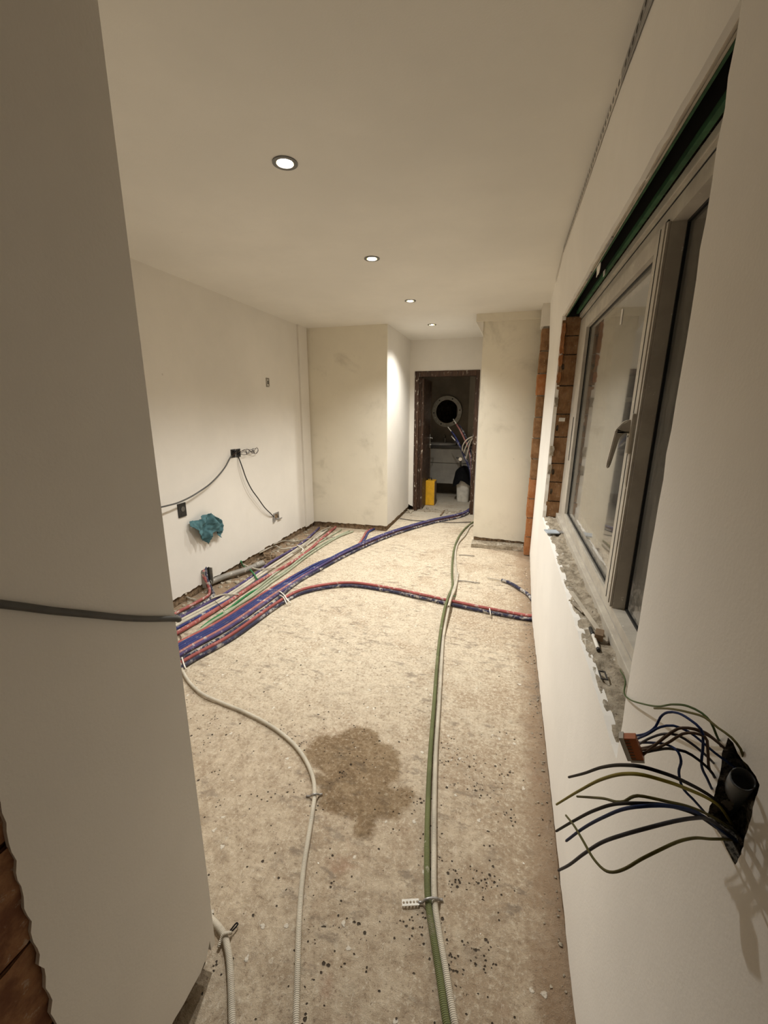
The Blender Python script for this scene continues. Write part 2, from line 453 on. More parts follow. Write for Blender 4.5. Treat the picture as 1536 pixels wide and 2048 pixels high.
def catmull(pts, step):
    P = [Vector(p) for p in pts]
    if len(P) == 2: P = [P[0], (P[0] + P[1]) / 2, P[1]]
    P = [2 * P[0] - P[1]] + P + [2 * P[-1] - P[-2]]
    out = []
    for i in range(1, len(P) - 2):
        p0, p1, p2, p3 = P[i - 1:i + 3]
        k = max(2, int((p2 - p1).length / step))
        t01 = max((p1 - p0).length ** 0.5, 1e-4); t12 = max((p2 - p1).length ** 0.5, 1e-4); t23 = max((p3 - p2).length ** 0.5, 1e-4)
        m1 = (p1 - p0) / t01 - (p2 - p0) / (t01 + t12) + (p2 - p1) / t12
        m2 = (p2 - p1) / t12 - (p3 - p1) / (t12 + t23) + (p3 - p2) / t23
        m1 *= t12; m2 *= t12
        for j in range(k):
            t = j / k; t2 = t * t; t3 = t2 * t
            out.append((2 * t3 - 3 * t2 + 1) * p1 + (t3 - 2 * t2 + t) * m1 + (3 * t2 - 2 * t3) * p2 + (t3 - t2) * m2)
    out.append(P[-2])
    return out

def tube_mesh(pts, r, step=0.025, seg=10, hollow=0.0, smooth_path=True, taper=None):
    C = catmull(pts, step) if smooth_path else [Vector(p) for p in pts]
    T = []
    for i in range(len(C)):
        a = C[max(0, i - 1)]; b = C[min(len(C) - 1, i + 1)]
        t = (b - a); T.append(t.normalized() if t.length > 1e-9 else Vector((0, 0, 1)))
    up = Vector((0, 0, 1)) if abs(T[0].z) < 0.9 else Vector((1, 0, 0))
    nrm = (up - T[0] * up.dot(T[0])).normalized()
    vs, fs, arc = [], [], []; s = 0.0
    for i, c in enumerate(C):
        if i:
            s += (c - C[i - 1]).length
            nrm = (nrm - T[i] * nrm.dot(T[i])); nrm = nrm.normalized() if nrm.length > 1e-6 else Vector((1, 0, 0))
        bi = T[i].cross(nrm)
        rr = r if taper is None else r * taper(i / (len(C) - 1))
        for k in range(seg):
            a = 2 * PI * k / seg
            vs.append(c + nrm * (rr * math.cos(a)) + bi * (rr * math.sin(a))); arc.append(s)
    n = len(C)
    for i in range(n - 1):
        for k in range(seg):
            k2 = (k + 1) % seg
            fs.append((i * seg + k, i * seg + k2, (i + 1) * seg + k2, (i + 1) * seg + k))
    if hollow:
        for end, i in ((0, 0), (1, n - 1)):
            base = len(vs); d = T[i] * (0.03 if end == 0 else -0.03)
            for q in (0, 1):
                for k in range(seg):
                    vs.append(C[i] + (vs[i * seg + k] - C[i]) * hollow + d * q); arc.append(0)
            for k in range(seg):
                k2 = (k + 1) % seg
                fs.append((i * seg + k, i * seg + k2, base + k2, base + k))
                fs.append((base + k, base + k2, base + seg + k2, base + seg + k))
            fs.append(tuple(base + seg + k for k in range(seg)))
    else:
        fs.append(tuple(reversed(range(seg)))); fs.append(tuple((n - 1) * seg + k for k in range(seg)))
    me = bpy.data.meshes.new('tube'); me.from_pydata([tuple(v) for v in vs], [], fs)
    at = me.attributes.new('arc', 'FLOAT', 'POINT'); at.data.foreach_set('value', arc)
    bm = bmesh.new(); bm.from_mesh(me); bmesh.ops.recalc_face_normals(bm, faces=bm.faces[:]); bm.to_mesh(me); bm.free()
    for p in me.polygons: p.use_smooth = len(p.vertices) == 4
    return me

def tube(name, pts, r, mat, label=None, cat=None, group=None, parent=None, **kw):
    o = link(name, tube_mesh(pts, r, **kw), mat, parent)
    return tag(o, label, cat, group)

def disc(bm, c, r, axis='Z', seg=16, depth=0.002):
    rot = {'Z': Matrix(), 'X': Matrix.Rotation(PI / 2, 4, 'Y'), 'Y': Matrix.Rotation(PI / 2, 4, 'X')}[axis]
    bmesh.ops.create_cone(bm, cap_ends=True, segments=seg, radius1=r, radius2=r, depth=depth, matrix=Matrix.Translation(c) @ rot)

def circle2(cx, cy, r, n=20, ry=None): return [(cx + r * math.cos(2 * PI * k / n), cy + (ry or r) * math.sin(2 * PI * k / n)) for k in range(n)]

# ================================================================== the room
XL, Y1, XB, Y2, XN, Y3 = -2.417, 5.013, -1.400, 6.235, -0.312, 4.80
def xr(y, z):
    """the slightly uneven right-hand wall"""
    if z < 0.8: x = 0.254 + 0.008 * z / 0.8
    elif z < 2.06: x = 0.262 + 0.012 * (z - 0.8) / 1.26
    else: x = 0.274 - 0.022 * (z - 2.06) / (H - 2.06)
    return x + 0.045 * max(0.0, min(1.0, (y - 3.05) / 1.4))

# floor
def make_floor_mesh():
    x0, x1, y0, y1 = -2.7, 0.75, -1.6, 8.3
    nx, ny = 150, 400
    vs, fs = [], []
    for j in range(ny + 1):
        for i in range(nx + 1):
            x = x0 + (x1 - x0) * i / nx; y = y0 + (y1 - y0) * j / ny
            z = -0.0035 + 0.0035 * noise.fractal(Vector((x * 9, y * 9, 0)), 0.9, 2.0, 4)
            if x < -2.02: z -= min(0.012, (-2.02 - x) * 0.06) * (0.6 + 0.4 * noise.noise(Vector((x * 14, y * 14, 3))))
            vs.append((x, y, min(z, 0.0005)))
    for j in range(ny):
        for i in range(nx):
            a = j * (nx + 1) + i
            fs.append((a, a + 1, a + nx + 2, a + nx + 1))
    me = bpy.data.meshes.new('floor'); me.from_pydata(vs, [], fs)
    return me
floor = struct('floor', make_floor_mesh(), 'floor', smooth=True)

# ceiling with holes for the downlights
ceil_holes = [circle2(x, y, 0.040, 24) for x, y in LIGHTS]
ceiling = struct('ceiling', slab([(-2.7, -1.6), (0.8, -1.6), (0.8, 8.3), (-2.7, 8.3)], ceil_holes, lambda a, b, d: (a, b, H + d), 0.12), 'ceiling')

# left wall: plaster stops short of the floor, bare masonry behind
low = ragged([(0.60, 0.072), (Y1, 0.058)], 0.035, 0.010, 3)
wl = struct('wall_left', slab(low + [(Y1, H), (0.60, H)], [], lambda a, b, d: (XL - d, a, b), 0.018), 'plaster')
struct('masonry_base', boxes(((XL - 0.20, 0.6, -0.1), (XL - 0.017, Y1 + 0.1, H))), 'base', wl)
lowp = ragged([(4.77, 0.045), (4.985, 0.060)], 0.03, 0.006, 31)
struct('corner_pilaster', slab(lowp + [(4.985, H), (4.77, H)], [], lambda a, b, d: (XL + 0.022 - d, a, b), 0.022), 'plaster', wl)

# boxed-out wall in the middle
low = ragged([(XL, 0.060), (XB, 0.070)], 0.03, 0.006, 4)
wm = struct('wall_middle', slab(low + [(XB, H), (XL, H)], [], lambda a, b, d: (a, Y1 + d, b), 0.02), 'plaster_grimy_or_shaded')
low = ragged([(Y1 + 0.0201, 0.070), (Y2, 0.060)], 0.03, 0.006, 5)
struct('side_plaster', slab(low + [(Y2, H), (Y1 + 0.0201, H)], [], lambda a, b, d: (XB - d, a, b), 0.02), 'plaster', wm)
struct('masonry_base', boxes(((XL, Y1 + 0.018, -0.1), (XB - 0.018, Y2 + 0.1, H))), 'base', wm)

# far wall around the bathroom door
DL, DR, DT = -1.318, -0.425, 2.036
low = ragged([(XB, 0.10), (DL, 0.05)], 0.02, 0.012, 6)
wf = struct('wall_far', slab(low + ragged([(DL, 0.06), (DL, DT), (DR, DT)], 0.05, 0.006, 8) + [(DR, 0.0), (0.5, 0.0), (0.5, H), (XB, H)], [], lambda a, b, d: (a, Y2 + d, b), 0.10), 'plaster')

# right-hand nib with its rough ledge
low = ragged([(XN, 0.085), (0.30, 0.065)], 0.03, 0.004, 9)
wn = struct('wall_far_right', slab(low + [(0.30, H), (XN, H)], [], lambda a, b, d: (a, Y3 + d, b), 0.10), 'plaster_grimy_or_shaded')
struct('side_plaster', boxes(((XN, Y3 + 0.10, 0.0), (0.5, Y2, H))), 'plaster', wn)
struct('masonry_base', boxes(((XN + 0.01, Y3 + 0.012, -0.05), (0.30, Y3 + 0.11, 0.1))), 'base', wn)
struct('rough_ledge', rough_box((XN - 0.005, 4.665, -0.02), (0.245, Y3 + 0.02, 0.040), 0.010, 7, 4), 'sill', wn)
struct('top_fascia', boxes(((-0.385, Y3 - 0.03, H - 0.075), (0.27, Y3 + 0.02, H + 0.01)), bev=0.002), 'plaster_grimy_or_shaded', wn)  # stained plaster puts the fascia's underside-like shade into its colour
bm = bmesh.new()
vv = [bm.verts.new(p) for p in ((-0.385, Y3 - 0.02, H - 0.075), (XN, Y3 - 0.02, H - 0.075), (XN, Y3 - 0.02, H - 0.20), (-0.385, Y3 + 0.3, H - 0.075), (XN, Y3 + 0.3, H - 0.075), (XN, Y3 + 0.3, H - 0.20))]
for f in ((0, 1, 2), (3, 5, 4), (0, 2, 5, 3), (1, 4, 5, 2), (0, 3, 4, 1)): bm.faces.new([vv[i] for i in f])
bmesh.ops.recalc_face_normals(bm, faces=bm.faces[:])
struct('fascia_bracket', bm, 'plaster', wn)

# brick pier between the nib and the right wall
for i in range(11):
    z0 = 0.01 + i * 0.204
    b = struct('brick', rough_box((0.243 + 0.004 * math.sin(i * 2.1), 4.52, z0), (0.42, 4.66, z0 + 0.192), 0.004, 3, i), 'brick_orange' if i in (0, 1, 2, 3, 8) else 'brick', wn)
struct('mortar_bed', boxes(((0.256, 4.53, 0.0), (0.42, 4.68, 2.26))), 'mortar', wn)
struct('plaster_patch', boxes(((0.236, 4.49, 2.262), (0.45, 4.7, H))), 'plaster', wn)

# right wall with the window opening and the broken-out box
YJ, YW, ZS, ZT = 0.850, 3.000, 0.790, 2.060
outer = ragged([(-1.5, 0.030), (4.50, 0.030)], 0.035, 0.007, 11) + [(4.50, H), (-1.5, H)]
win = ragged([(YJ, ZS), (YW, ZS), (YW, ZT), (YJ, ZT)], 0.045, 0.0045, 12, True)
BOXH = [(p[1], p[2]) for p in [(0.265,0.5073,1.1345),(0.265,0.4962,1.137),(0.265,0.4848,1.1334),(0.265,0.4643,1.1369),(0.265,0.4494,1.1372),(0.265,0.4412,1.1344),(0.265,0.4411,1.1245),(0.265,0.4406,1.0973),(0.265,0.4421,1.0707),(0.265,0.4411,1.0563),(0.265,0.4461,1.025),(0.265,0.4589,1.0242),(0.265,0.4787,1.0256),(0.265,0.5123,1.0169),(0.265,0.5091,1.0393),(0.265,0.5083,1.0619),(0.265,0.5067,1.0868),(0.265,0.5119,1.1091)]]
BOXH = ragged(BOXH, 0.006, 0.0018, 13, True)
bm = slab(outer, [win, BOXH], lambda a, b, d: (d, a, b), 0.022)
for zc in (0.4, 0.8, 1.4, 2.06):
    bmesh.ops.bisect_plane(bm, geom=bm.verts[:] + bm.edges[:] + bm.faces[:], plane_co=(0, 0, zc), plane_no=(0, 0, 1), clear_inner=False, clear_outer=False)
for yc in (1.5, 2.2, 3.05, 3.5, 4.0):
    bmesh.ops.bisect_plane(bm, geom=bm.verts[:] + bm.edges[:] + bm.faces[:], plane_co=(0, yc, 0), plane_no=(0, 1, 0), clear_inner=False, clear_outer=False)
for v in bm.verts: v.co.x += xr(v.co.y, v.co.z)
wr = struct('wall_right', bm, 'plaster_near')
wr.data.materials.append(M['hole'])
for p in wr.data.polygons:            # the torn inner edge of the broken-out hole
    if abs(p.normal.x) < 0.6 and 0.36 < p.center.y < 0.57 and 0.97 < p.center.z < 1.24: p.material_index = 1
# masonry behind the plaster, around the opening
struct('masonry_base', boxes(((0.268, -1.5, -0.1), (0.60, 0.30, H)), ((0.30, 0.30, -0.1), (0.60, YJ, ZS)), ((0.275, YJ, -0.1), (0.60, 3.04, ZS - 0.02)), ((0.325, 3.04, -0.1), (0.60, 4.5, ZS - 0.02)),
       ((0.36, 0.30, ZS), (0.60, YJ - 0.03, H)), ((0.325, YW + 0.11, ZS - 0.02), (0.60, 4.5, H)), ((0.38, YJ - 0.03, 2.12), (0.60, YW + 0.11, H)), ((0.275, 0.30, 2.32), (0.40, YW + 0.11, H))), 'base', wr)
bm = rough_box((0.258, -1.5, -0.03), (0.29, 4.5, 0.05), 0.006, 60, 2)
for v in bm.verts: v.co.x += xr(v.co.y, 0.0) - 0.254
struct('masonry_skirt', bm, 'base', wr)
# jamb of hollow terracotta blocks
zc = [0.795, 0.905, 1.035, 1.160, 1.330, 1.475, 1.650, 1.835, 1.945, 2.055]
rb = random.Random(3)
hole_at = {1: 0.5, 2: 0.55, 4: 0.4, 6: 0.62}
for i in range(9):
    z0, z1 = zc[i] + 0.003, zc[i + 1] - 0.004
    hs = []
    if i in hole_at:
        hz = z0 + (z1 - z0) * hole_at[i]
        hs = [ragged(circle2(0.304, hz, 0.010, 10, 0.020), 0.008, 0.0015, i, True)]
    bm = slab([(0.278, z0), (0.41, z0), (0.41, z1), (0.278, z1)], hs, lambda a, b, d, q=rb.uniform(-.004, .004): (a, YW + 0.004 + q + d, b), 0.08)
    for v in bm.verts: v.co += noise.noise_vector(v.co * 30) * 0.002
    struct('brick', bm, 'brick', wr)
struct('mortar_bed', boxes(((0.283, YW + 0.022, ZS - 0.02), (0.41, YW + 0.10, 2.07))), 'mortar', wr)
struct('mortar_pat', rough_box((0.31, YW - 0.010, 1.43), (0.345, YW + 0.03, 1.452), 0.002, 2, 5), 'paper', wr)
for i, (zz, xx) in enumerate(((1.985, 0.287), (1.93, 0.285), (1.87, 0.286), (1.80, 0.283), (1.70, 0.284), (1.55, 0.282), (1.24, 0.281), (1.12, 0.281))):
    struct('mortar_lump', rough_box((xx - 0.009, YW - 0.012, zz - 0.03), (xx + 0.012, YW + 0.02, zz + 0.03), 0.008, 2, i), 'brick_orange' if i < 5 else 'mortar', wr)
# sill of broken mortar
def sill_mesh():
    vs, fs = [], []; ny, nx = 300, 16
    for j in range(ny + 1):
        y = YJ - 0.05 + (YW + 0.05 - YJ) * j / ny
        for i in range(nx + 1):
            t = i / nx
            edge = 0.004 * noise.noise(Vector((y * 30, 0, 5))) + 0.004 * noise.noise(Vector((y * 90, 0, 2)))
            x = xr(y, ZS) + 0.0025 + edge * 0.5 + t * 0.14
            z = ZS + 0.001 + 0.014 * noise.fractal(Vector((x * 28, y * 13, 1)), 0.8, 2.0, 5) + 0.012 * t
            if i == 0: z -= 0.022
            vs.append((x, y, z))
    for j in range(ny):
        for i in range(nx):
            a = j * (nx + 1) + i; fs.append((a, a + 1, a + nx + 2, a + nx + 1))
    me = bpy.data.meshes.new('sill'); me.from_pydata(vs, [], fs); return me
struct('mortar_sill', sill_mesh(), 'sill', wr, True)

# lintel: laths, green boards and the open shutter box above the window
def strip(name, x0, x1, z0, z1, mat, y0=YJ - 0.1, y1=YW + 0.01): return struct(name, boxes(((x0, y0, z0), (x1, y1, z1)), bev=0.001), mat, wr)
strip('lath', 0.286, 0.2905, 2.056, 2.09, 'lath')
strip('lath', 0.292, 0.2965, 2.054, 2.09, 'lath')
strip('green_board', 0.298, 0.3045, 2.056, 2.070, 'green_board')
strip('cavity_side', 0.298, 0.3035, 2.070, 2.32, 'cavity')  # inner boards coloured near-black to imitate the unlit shutter box
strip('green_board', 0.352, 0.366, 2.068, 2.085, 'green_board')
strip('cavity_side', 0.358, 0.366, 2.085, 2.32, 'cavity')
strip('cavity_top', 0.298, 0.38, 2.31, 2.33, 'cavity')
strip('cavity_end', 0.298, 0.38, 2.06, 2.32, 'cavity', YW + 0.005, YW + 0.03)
for y0, y1 in ((1.72, 1.84), (2.10, 2.22)):
    strip('steel_lath', 0.2855, 0.2935, 2.0525, 2.056, 'steel', y0, y1)
struct('paper_scrap', rough_box((0.300, 1.98, 2.02), (0.302, 2.05, 2.062), 0.003, 2, 1), 'paper', wr)
struct('paper_scrap', rough_box((0.347, 2.15, 2.055), (0.349, 2.19, 2.075), 0.002, 2, 2), 'paper', wr)

# perforated corner bead along the ceiling
def bead(y0, y1, w0, w1, seed):
    holes = []
    outer = [(y0, 0.0), (y1, 0.0)] + ragged([(y1, w1), (y0, w0)], 0.05, 0.002, seed)
    y = math.ceil(y0 / 0.038) * 0.038 + 0.012
    while y < y1 - 0.012:
        holes.append(circle2(y, 0.015, 0.0125, 10, 0.0085)); y += 0.038
    return slab(outer, holes, lambda a, b, d: (xr(a, H - b) - 0.0045 + d, a, H - 0.001 - b), 0.0012)
struct('corner_bead', bead(1.62, 3.70, 0.034, 0.028, 17), 'plaster', wr)
struct('corner_bead', bead(1.20, 1.6195, 0.060, 0.036, 18), 'steel', wr)
struct('bead_backing', boxes(((0.2490, 1.20, H - 0.030), (0.2500, 3.05, H - 0.001))), 'steel_hole', wr)

# near-left wall: smooth plaster, bare brick where the plaster ends
XP, YP = -0.690, 0.708
pl = [(0.330, 0.052)] + ragged([(0.335, 0.052), (0.645, 0.052)], 0.03, 0.003, 18) + [(0.672, 0.066), (0.690, 0.10), (0.700, 0.15), (YP, 0.22), (YP, H)] + ragged([(0.337, H), (0.337, 0.95), (0.333, 0.06)], 0.018, 0.0035, 19)[:-1]
wnl = struct('wall_near_left', slab(pl, [], lambda a, b, d: (XP - d, a, b), 0.008), 'plaster_near')
struct('masonry_base', boxes(((-2.62, -1.6, -0.1), (XP - 0.028, YP - 0.016, H))), 'base', wnl)
struct('end_plaster', boxes(((-2.62, YP - 0.018, 0.06), (XP - 0.001, YP - 0.0005, H))), 'plaster_near', wnl)
rb = random.Random(5)
for i in range(12):
    z0 = 0.06 + i * 0.2
    for j in range(3):
        y0 = -0.36 + j * 0.24 + (0.12 if i % 2 else 0)
        struct('brick', rough_box((XP - 0.06, y0, z0), (XP - 0.005 - rb.uniform(0, .005), min(y0 + 0.228, 0.345), z0 + 0.188), 0.005, 4, i * 3 + j), 'brick_dark', wnl)

# hall behind the camera closes the space
struct('wall_behind', boxes(((-0.9, -1.6, 0), (0.6, -1.5, H))), 'plaster_near')

# bathroom shell
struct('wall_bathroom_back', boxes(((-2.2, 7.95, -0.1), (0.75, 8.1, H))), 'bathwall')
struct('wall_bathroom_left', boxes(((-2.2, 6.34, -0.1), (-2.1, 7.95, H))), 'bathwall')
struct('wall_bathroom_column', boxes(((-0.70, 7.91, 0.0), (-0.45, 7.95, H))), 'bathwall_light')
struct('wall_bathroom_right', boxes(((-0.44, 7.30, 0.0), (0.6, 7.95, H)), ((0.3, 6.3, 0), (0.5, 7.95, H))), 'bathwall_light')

# ------------------------------------------------------------------ bathroom door
d1 = empty('door_1', ((DL + DR) / 2, Y2, 0)); d1['kind'] = 'structure'
def dpart(name, lo, hi, mat='wood', parent=None, bev=0.004, seed=0):
    p = Vector(d1.location) if parent is None else Vector((0, 0, 0))
    bm = bmesh.new(); box(bm, Vector(lo) - Vector(d1.location), Vector(hi) - Vector(d1.location), bev)
    return link(name, bm, mat, parent or d1)
dpart('door_jamb', (DL - 0.01, Y2 - 0.012, 0), (DL + 0.050, Y2 + 0.12, DT))
dpart('door_jamb', (DR - 0.040, Y2 - 0.012, 0), (DR + 0.005, Y2 + 0.12, DT))
dpart('door_head', (DL + 0.04, Y2 - 0.012, DT - 0.075), (DR - 0.04, Y2 + 0.12, DT))
dpart('door_stop', (DL + 0.05, Y2 + 0.045, 0.02), (DL + 0.068, Y2 + 0.075, DT - 0.07))
dpart('door_stop', (DR - 0.058, Y2 + 0.045, 0.0), (DR - 0.04, Y2 + 0.075, DT - 0.07))
dpart('threshold', (DL + 0.05, Y2 + 0.0, -0.01), (DR - 0.04, Y2 + 0.11, 0.008), 'sill')
leaf = empty('door_leaf', (DL + 0.072 - d1.location.x, 0.08, 0.0), (0, 0, math.radians(1.0))); leaf.parent = d1
link('leaf_panel', boxes(((-0.004, 0.0, 0.012), (0.036, 0.74, DT - 0.09)), bev=0.003), 'wood', leaf)
link('edge_strip', boxes(((0.034, 0.716, 0.012), (0.0385, 0.742, DT - 0.09)), bev=0.001), 'raw_wood', leaf)
hb = bmesh.new()
box(hb, (0.036, 0.655, 0.90), (0.042, 0.695, 1.12), 0.001)
disc(hb, (0.060, 0.675, 1.06), 0.009, 'X', 10, 0.05)
box(hb, (0.078, 0.560, 1.051), (0.092, 0.685, 1.069), 0.004)
disc(hb, (0.050, 0.675, 0.95), 0.014, 'X', 10, 0.02)
box(hb, (-0.012, 0.655, 0.90), (-0.004, 0.695, 1.12), 0.001)
tag(link('handle', hb, 'chrome', leaf), 'chrome lever handle')

# ------------------------------------------------------------------ window
LEAN = math.atan(0.020 / 1.26)
win1 = empty('window_1', (0.362, 1.9, 0.80), (0, LEAN, 0)); win1['kind'] = 'structure'
def wl_(a, b, d): return (d, a - 1.9, b - 0.80)
def rect(y0, z0, y1, z1): return [(y0, z0), (y1, z0), (y1, z1), (y0, z1)]
def wpart(name, bm, mat, parent=None): return link(name, bm, mat, parent or win1)
YS0, YS1 = 1.452, 2.735      # opening sash
wpart('outer_frame', slab(rect(0.62, 0.785, 3.03, 2.072), [rect(0.70, 0.872, 1.432, 1.985), rect(1.50, 0.90, 2.70, 1.96)], wl_, 0.085), 'frame')
for z0, z1, d in ((2.030, 2.034, 0.0016), (0.838, 0.841, 0.0016)):
    wpart('frame_groove', boxes(((-d, -1.25, z0 - 0.8), (0.01, 1.1, z1 - 0.8))), 'gasket' if z0 > 2 else 'frame_dark')
wpart('frame_lip', boxes(((-0.016, -1.28, -0.012), (0.004, 1.115, 0.026)), bev=0.003), 'frame')
wpart('frame_lip', boxes(((-0.010, -1.28, 1.245), (0.004, 1.115, 1.271)), bev=0.003), 'frame')
sash = wpart('sash', slab(rect(YS0, 0.882, YS1, 1.990), [rect(1.522, 0.900, 2.665, 1.935)], lambda a, b, d: wl_(a, b, d - 0.010), 0.055), 'frame')
wpart('sash_gap', boxes(((-0.0045, YS1 - 1.9, 0.085), (0.001, YS1 - 1.9 + 0.022, 1.19))), 'gasket')
wpart('sash_gap', boxes(((-0.0045, YS0 - 1.9, 1.190), (0.001, YS1 - 1.9, 1.197))), 'gasket')
wpart('mullion_groove', boxes(((-0.0115, 1.482 - 1.9, 0.09), (0.0, 1.485 - 1.9, 1.185))), 'gasket')
wpart('mullion_strip', boxes(((-0.008, 1.4345 - 1.9, 0.075), (-0.0005, 1.446 - 1.9, 1.188)), bev=0.002), 'frame')
def ring(y0, z0, y1, z1, t, x0, x1):
    return slab(rect(y0, z0, y1, z1), [rect(y0 + t, z0 + t, y1 - t, z1 - t)], lambda a, b, d: wl_(a, b, x0 + d), x1 - x0)
wpart('glazing_seal', ring(1.519, 0.897, 2.668, 1.938, 0.0055, 0.006, 0.0118), 'gasket')
wpart('glazing_seal', ring(0.697, 0.869, 1.435, 1.988, 0.010, 0.036, 0.043), 'gasket')
wpart('pane', boxes(((0.012, 1.515 - 1.9, 0.095), (0.016, 2.675 - 1.9, 1.142))), 'glass')
wpart('pane', boxes(((0.043, 0.69 - 1.9, 0.068), (0.047, 1.44 - 1.9, 1.19))), 'glass')
wpart('drain_slot', boxes(((-0.0015, 2.80 - 1.9, 0.40), (0.004, 2.835 - 1.9, 0.66))), 'gasket')
hd = wpart('handle', boxes(((-0.020, 1.452 - 1.9, 0.57), (-0.009, 1.482 - 1.9, 0.69)), bev=0.004), 'frame')
LV = [(-0.009, 0.668), (-0.026, 0.672), (-0.040, 0.664), (-0.058, 0.640), (-0.070, 0.535), (-0.068, 0.523), (-0.062, 0.523), (-0.058, 0.535), (-0.044, 0.618), (-0.030, 0.634), (-0.009, 0.634)]
bm = slab(LV, [], lambda a, b, d: (a, -0.442 + d, b), 0.018)
bmesh.ops.bevel(bm, geom=bm.edges[:], offset=0.0025, segments=2, affect='EDGES')
wpart('lever', bm, 'frame', hd)
disc_bm = bmesh.new(); disc(disc_bm, (-0.0205, -0.433, 0.622), 0.003, 'X', 8, 0.002)
wpart('screw', disc_bm, 'gasket', hd)
wpart('tape_scrap', rough_box((0.010, 1.93 - 1.9, 1.02), (0.0115, 1.955 - 1.9, 1.075), 0.002, 2, 3), 'paper')

# ------------------------------------------------------------------ downlights
for i, (x, y) in enumerate(LIGHTS):
    t = empty('ceiling_downlight', (x, y, H))
    tag(t, ['lit round recessed spotlight in ceiling, nearest of the row and largest', 'lit round recessed spotlight in ceiling, second of the row from the near end',
            'lit round recessed spotlight in ceiling, third of the row towards the door', 'lit round recessed spotlight in ceiling, last of the row by the bathroom door'][i], 'ceiling light', 'recessed spotlights in a row along the ceiling')
    bz = slab(circle2(0, 0, 0.050, 32), [circle2(0, 0, 0.034, 32)], lambda a, b, d: (a, b, d - 0.004), 0.004)
    link('bezel', bz, 'bezel', t)
    bm = bmesh.new(); bmesh.ops.create_cone(bm, cap_ends=False, segments=28, radius1=0.035, radius2=0.026, depth=0.030, matrix=Matrix.Translation((0, 0, 0.014)))
    link('reflector', bm, 'reflector', t, True)
    bm = bmesh.new(); disc(bm, (0, 0, 0.010), 0.0285, 'Z', 24, 0.008)
    link('lamp', bm, 'lamp', t)

# ================================================================== conduits on the floor
R = 0.0125
def rise(pts, z): return [(p[0], p[1], z) for p in pts]
def offs(path, off, zz):
    """shift a floor path sideways by off(i) metres (right of the travel direction), lying at zz(i)"""
    P = [Vector(p) for p in path]; out = []
    for i, p in enumerate(P):
        a, b = P[max(0, i - 1)], P[min(len(P) - 1, i + 1)]
        t = (b - a); t.z = 0; t.normalize()
        out.append((p.x + t.y * off[i], p.y - t.x * off[i], zz[i]))
    return out

G_MAIN = 'conduits of the main blue and red bundle'
main = [(-1.98, 0.95, 0.0125), (-1.93, 1.55, 0.0125)] + [(-1.9027,1.9666,0.0125),(-1.8305,2.313,0.0125),(-1.7725,2.979,0.0125),(-1.6836,3.5967,0.0125),(-1.5666,4.12,0.0125),(-1.3203,4.8686,0.0125),(-0.9468,5.5785,0.0125),(-0.5641,6.1353,0.0125)] + [(-0.47, 6.50, 0.05)]
N = len(main)
spr = [1.0, 1.0, 1.0, 0.97, 0.90, 0.72, 0.62, 0.55, 0.50, 0.45, 0.42]
cols = ['red', 'blue', 'blue', 'blue', 'pink', 'purple']
wv = random.Random(21)
for k in range(6):
    lab = {0: 'red corrugated conduit on the wall side of the main bundle', 1: 'blue corrugated conduit in the middle of the main bundle', 2: 'blue corrugated conduit in the middle of the main bundle',
           3: 'blue corrugated conduit in the middle of the main bundle', 4: 'plaster-spattered pink conduit between blue and purple ones in the main bundle', 5: 'purple plaster-spattered conduit on the room side of the main bundle going through the door'}[k]
    base = (k - 3.9) * 0.0262
    of = [base * s + wv.uniform(-.003, .003) for s in spr]
    zz = [R] * N
    for i in range(N):
        if spr[i] < 0.85: zz[i] = R + (R * 1.75 if k % 2 else 0) * min(1, (0.9 - spr[i]) / 0.3)
    pts = offs(main, of, zz)
    if k < 2:                                                    # these two turn off to the boxed-out wall
        br = [(-1.5388,4.2355,0.0125),(-1.5619,4.5814,0.0125),(-1.6099,4.9012,0.0125)]
        dx = 0.028 * k
        pts = pts[:6] + [(p[0] - 0.02 + dx, p[1], R) for p in br] + [(br[-1][0] + 0.01 + dx, 5.05, R)]
        lab = ['red corrugated conduit leaving the main bundle for the boxed-out wall', 'blue corrugated conduit leaving the main bundle for the boxed-out wall'][k]
    tube('conduit', pts, R, cols[k], lab, 'conduit', G_MAIN)

# pair crossing the room to the right wall, with a third running beside it at the start
cross = [(-1.80, 0.95, 0.0125), (-1.77, 1.45, 0.0125)] + [(-1.7852,1.8476,0.0125),(-1.7012,2.1886,0.0125),(-1.6468,2.7558,0.0125),(-1.5862,2.9798,0.0125),(-1.4519,3.1363,0.0125),(-1.2429,3.2524,0.0125),(-0.8759,3.2364,0.0125),(-0.5632,3.1721,0.0125),(-0.2744,3.1128,0.0125),(0.0294,3.0599,0.0125),(0.2427,3.039,0.0125)] + [(0.30, 3.06, 0.02)]
n2 = len(cross)
tube('conduit', offs(cross, [-0.030] * 5 + [-0.014] * (n2 - 5), [R] * 5 + [R * 2.3] * (n2 - 7) + [R * 2.2, R * 2.2]), R, 'red', 'red corrugated conduit curving across the room to the right wall, above a navy one', 'conduit', 'pair of conduits crossing the floor')
tube('conduit', offs(cross, [0.012] * n2, [R] * n2), R * 1.08, 'navy', 'navy plaster-spattered conduit curving across the room to the right wall, under a red one', 'conduit', 'pair of conduits crossing the floor')
tube('conduit', offs(cross[:5] , [-0.060] * 5, [R] * 5) + [(-1.7156,3.1396,0.0125),(-1.65,3.5226,0.0125),(-1.5375,4.0422,0.0125),(-1.2978,4.7859,0.0125),(-0.933,5.5001,0.0125),(-0.5547,6.0435,0.0125)] + [(-0.44, 6.5, 0.04)], R, 'navy', 'navy spattered conduit at the lower edge of the main bundle, next to the purple one', 'conduit', G_MAIN)

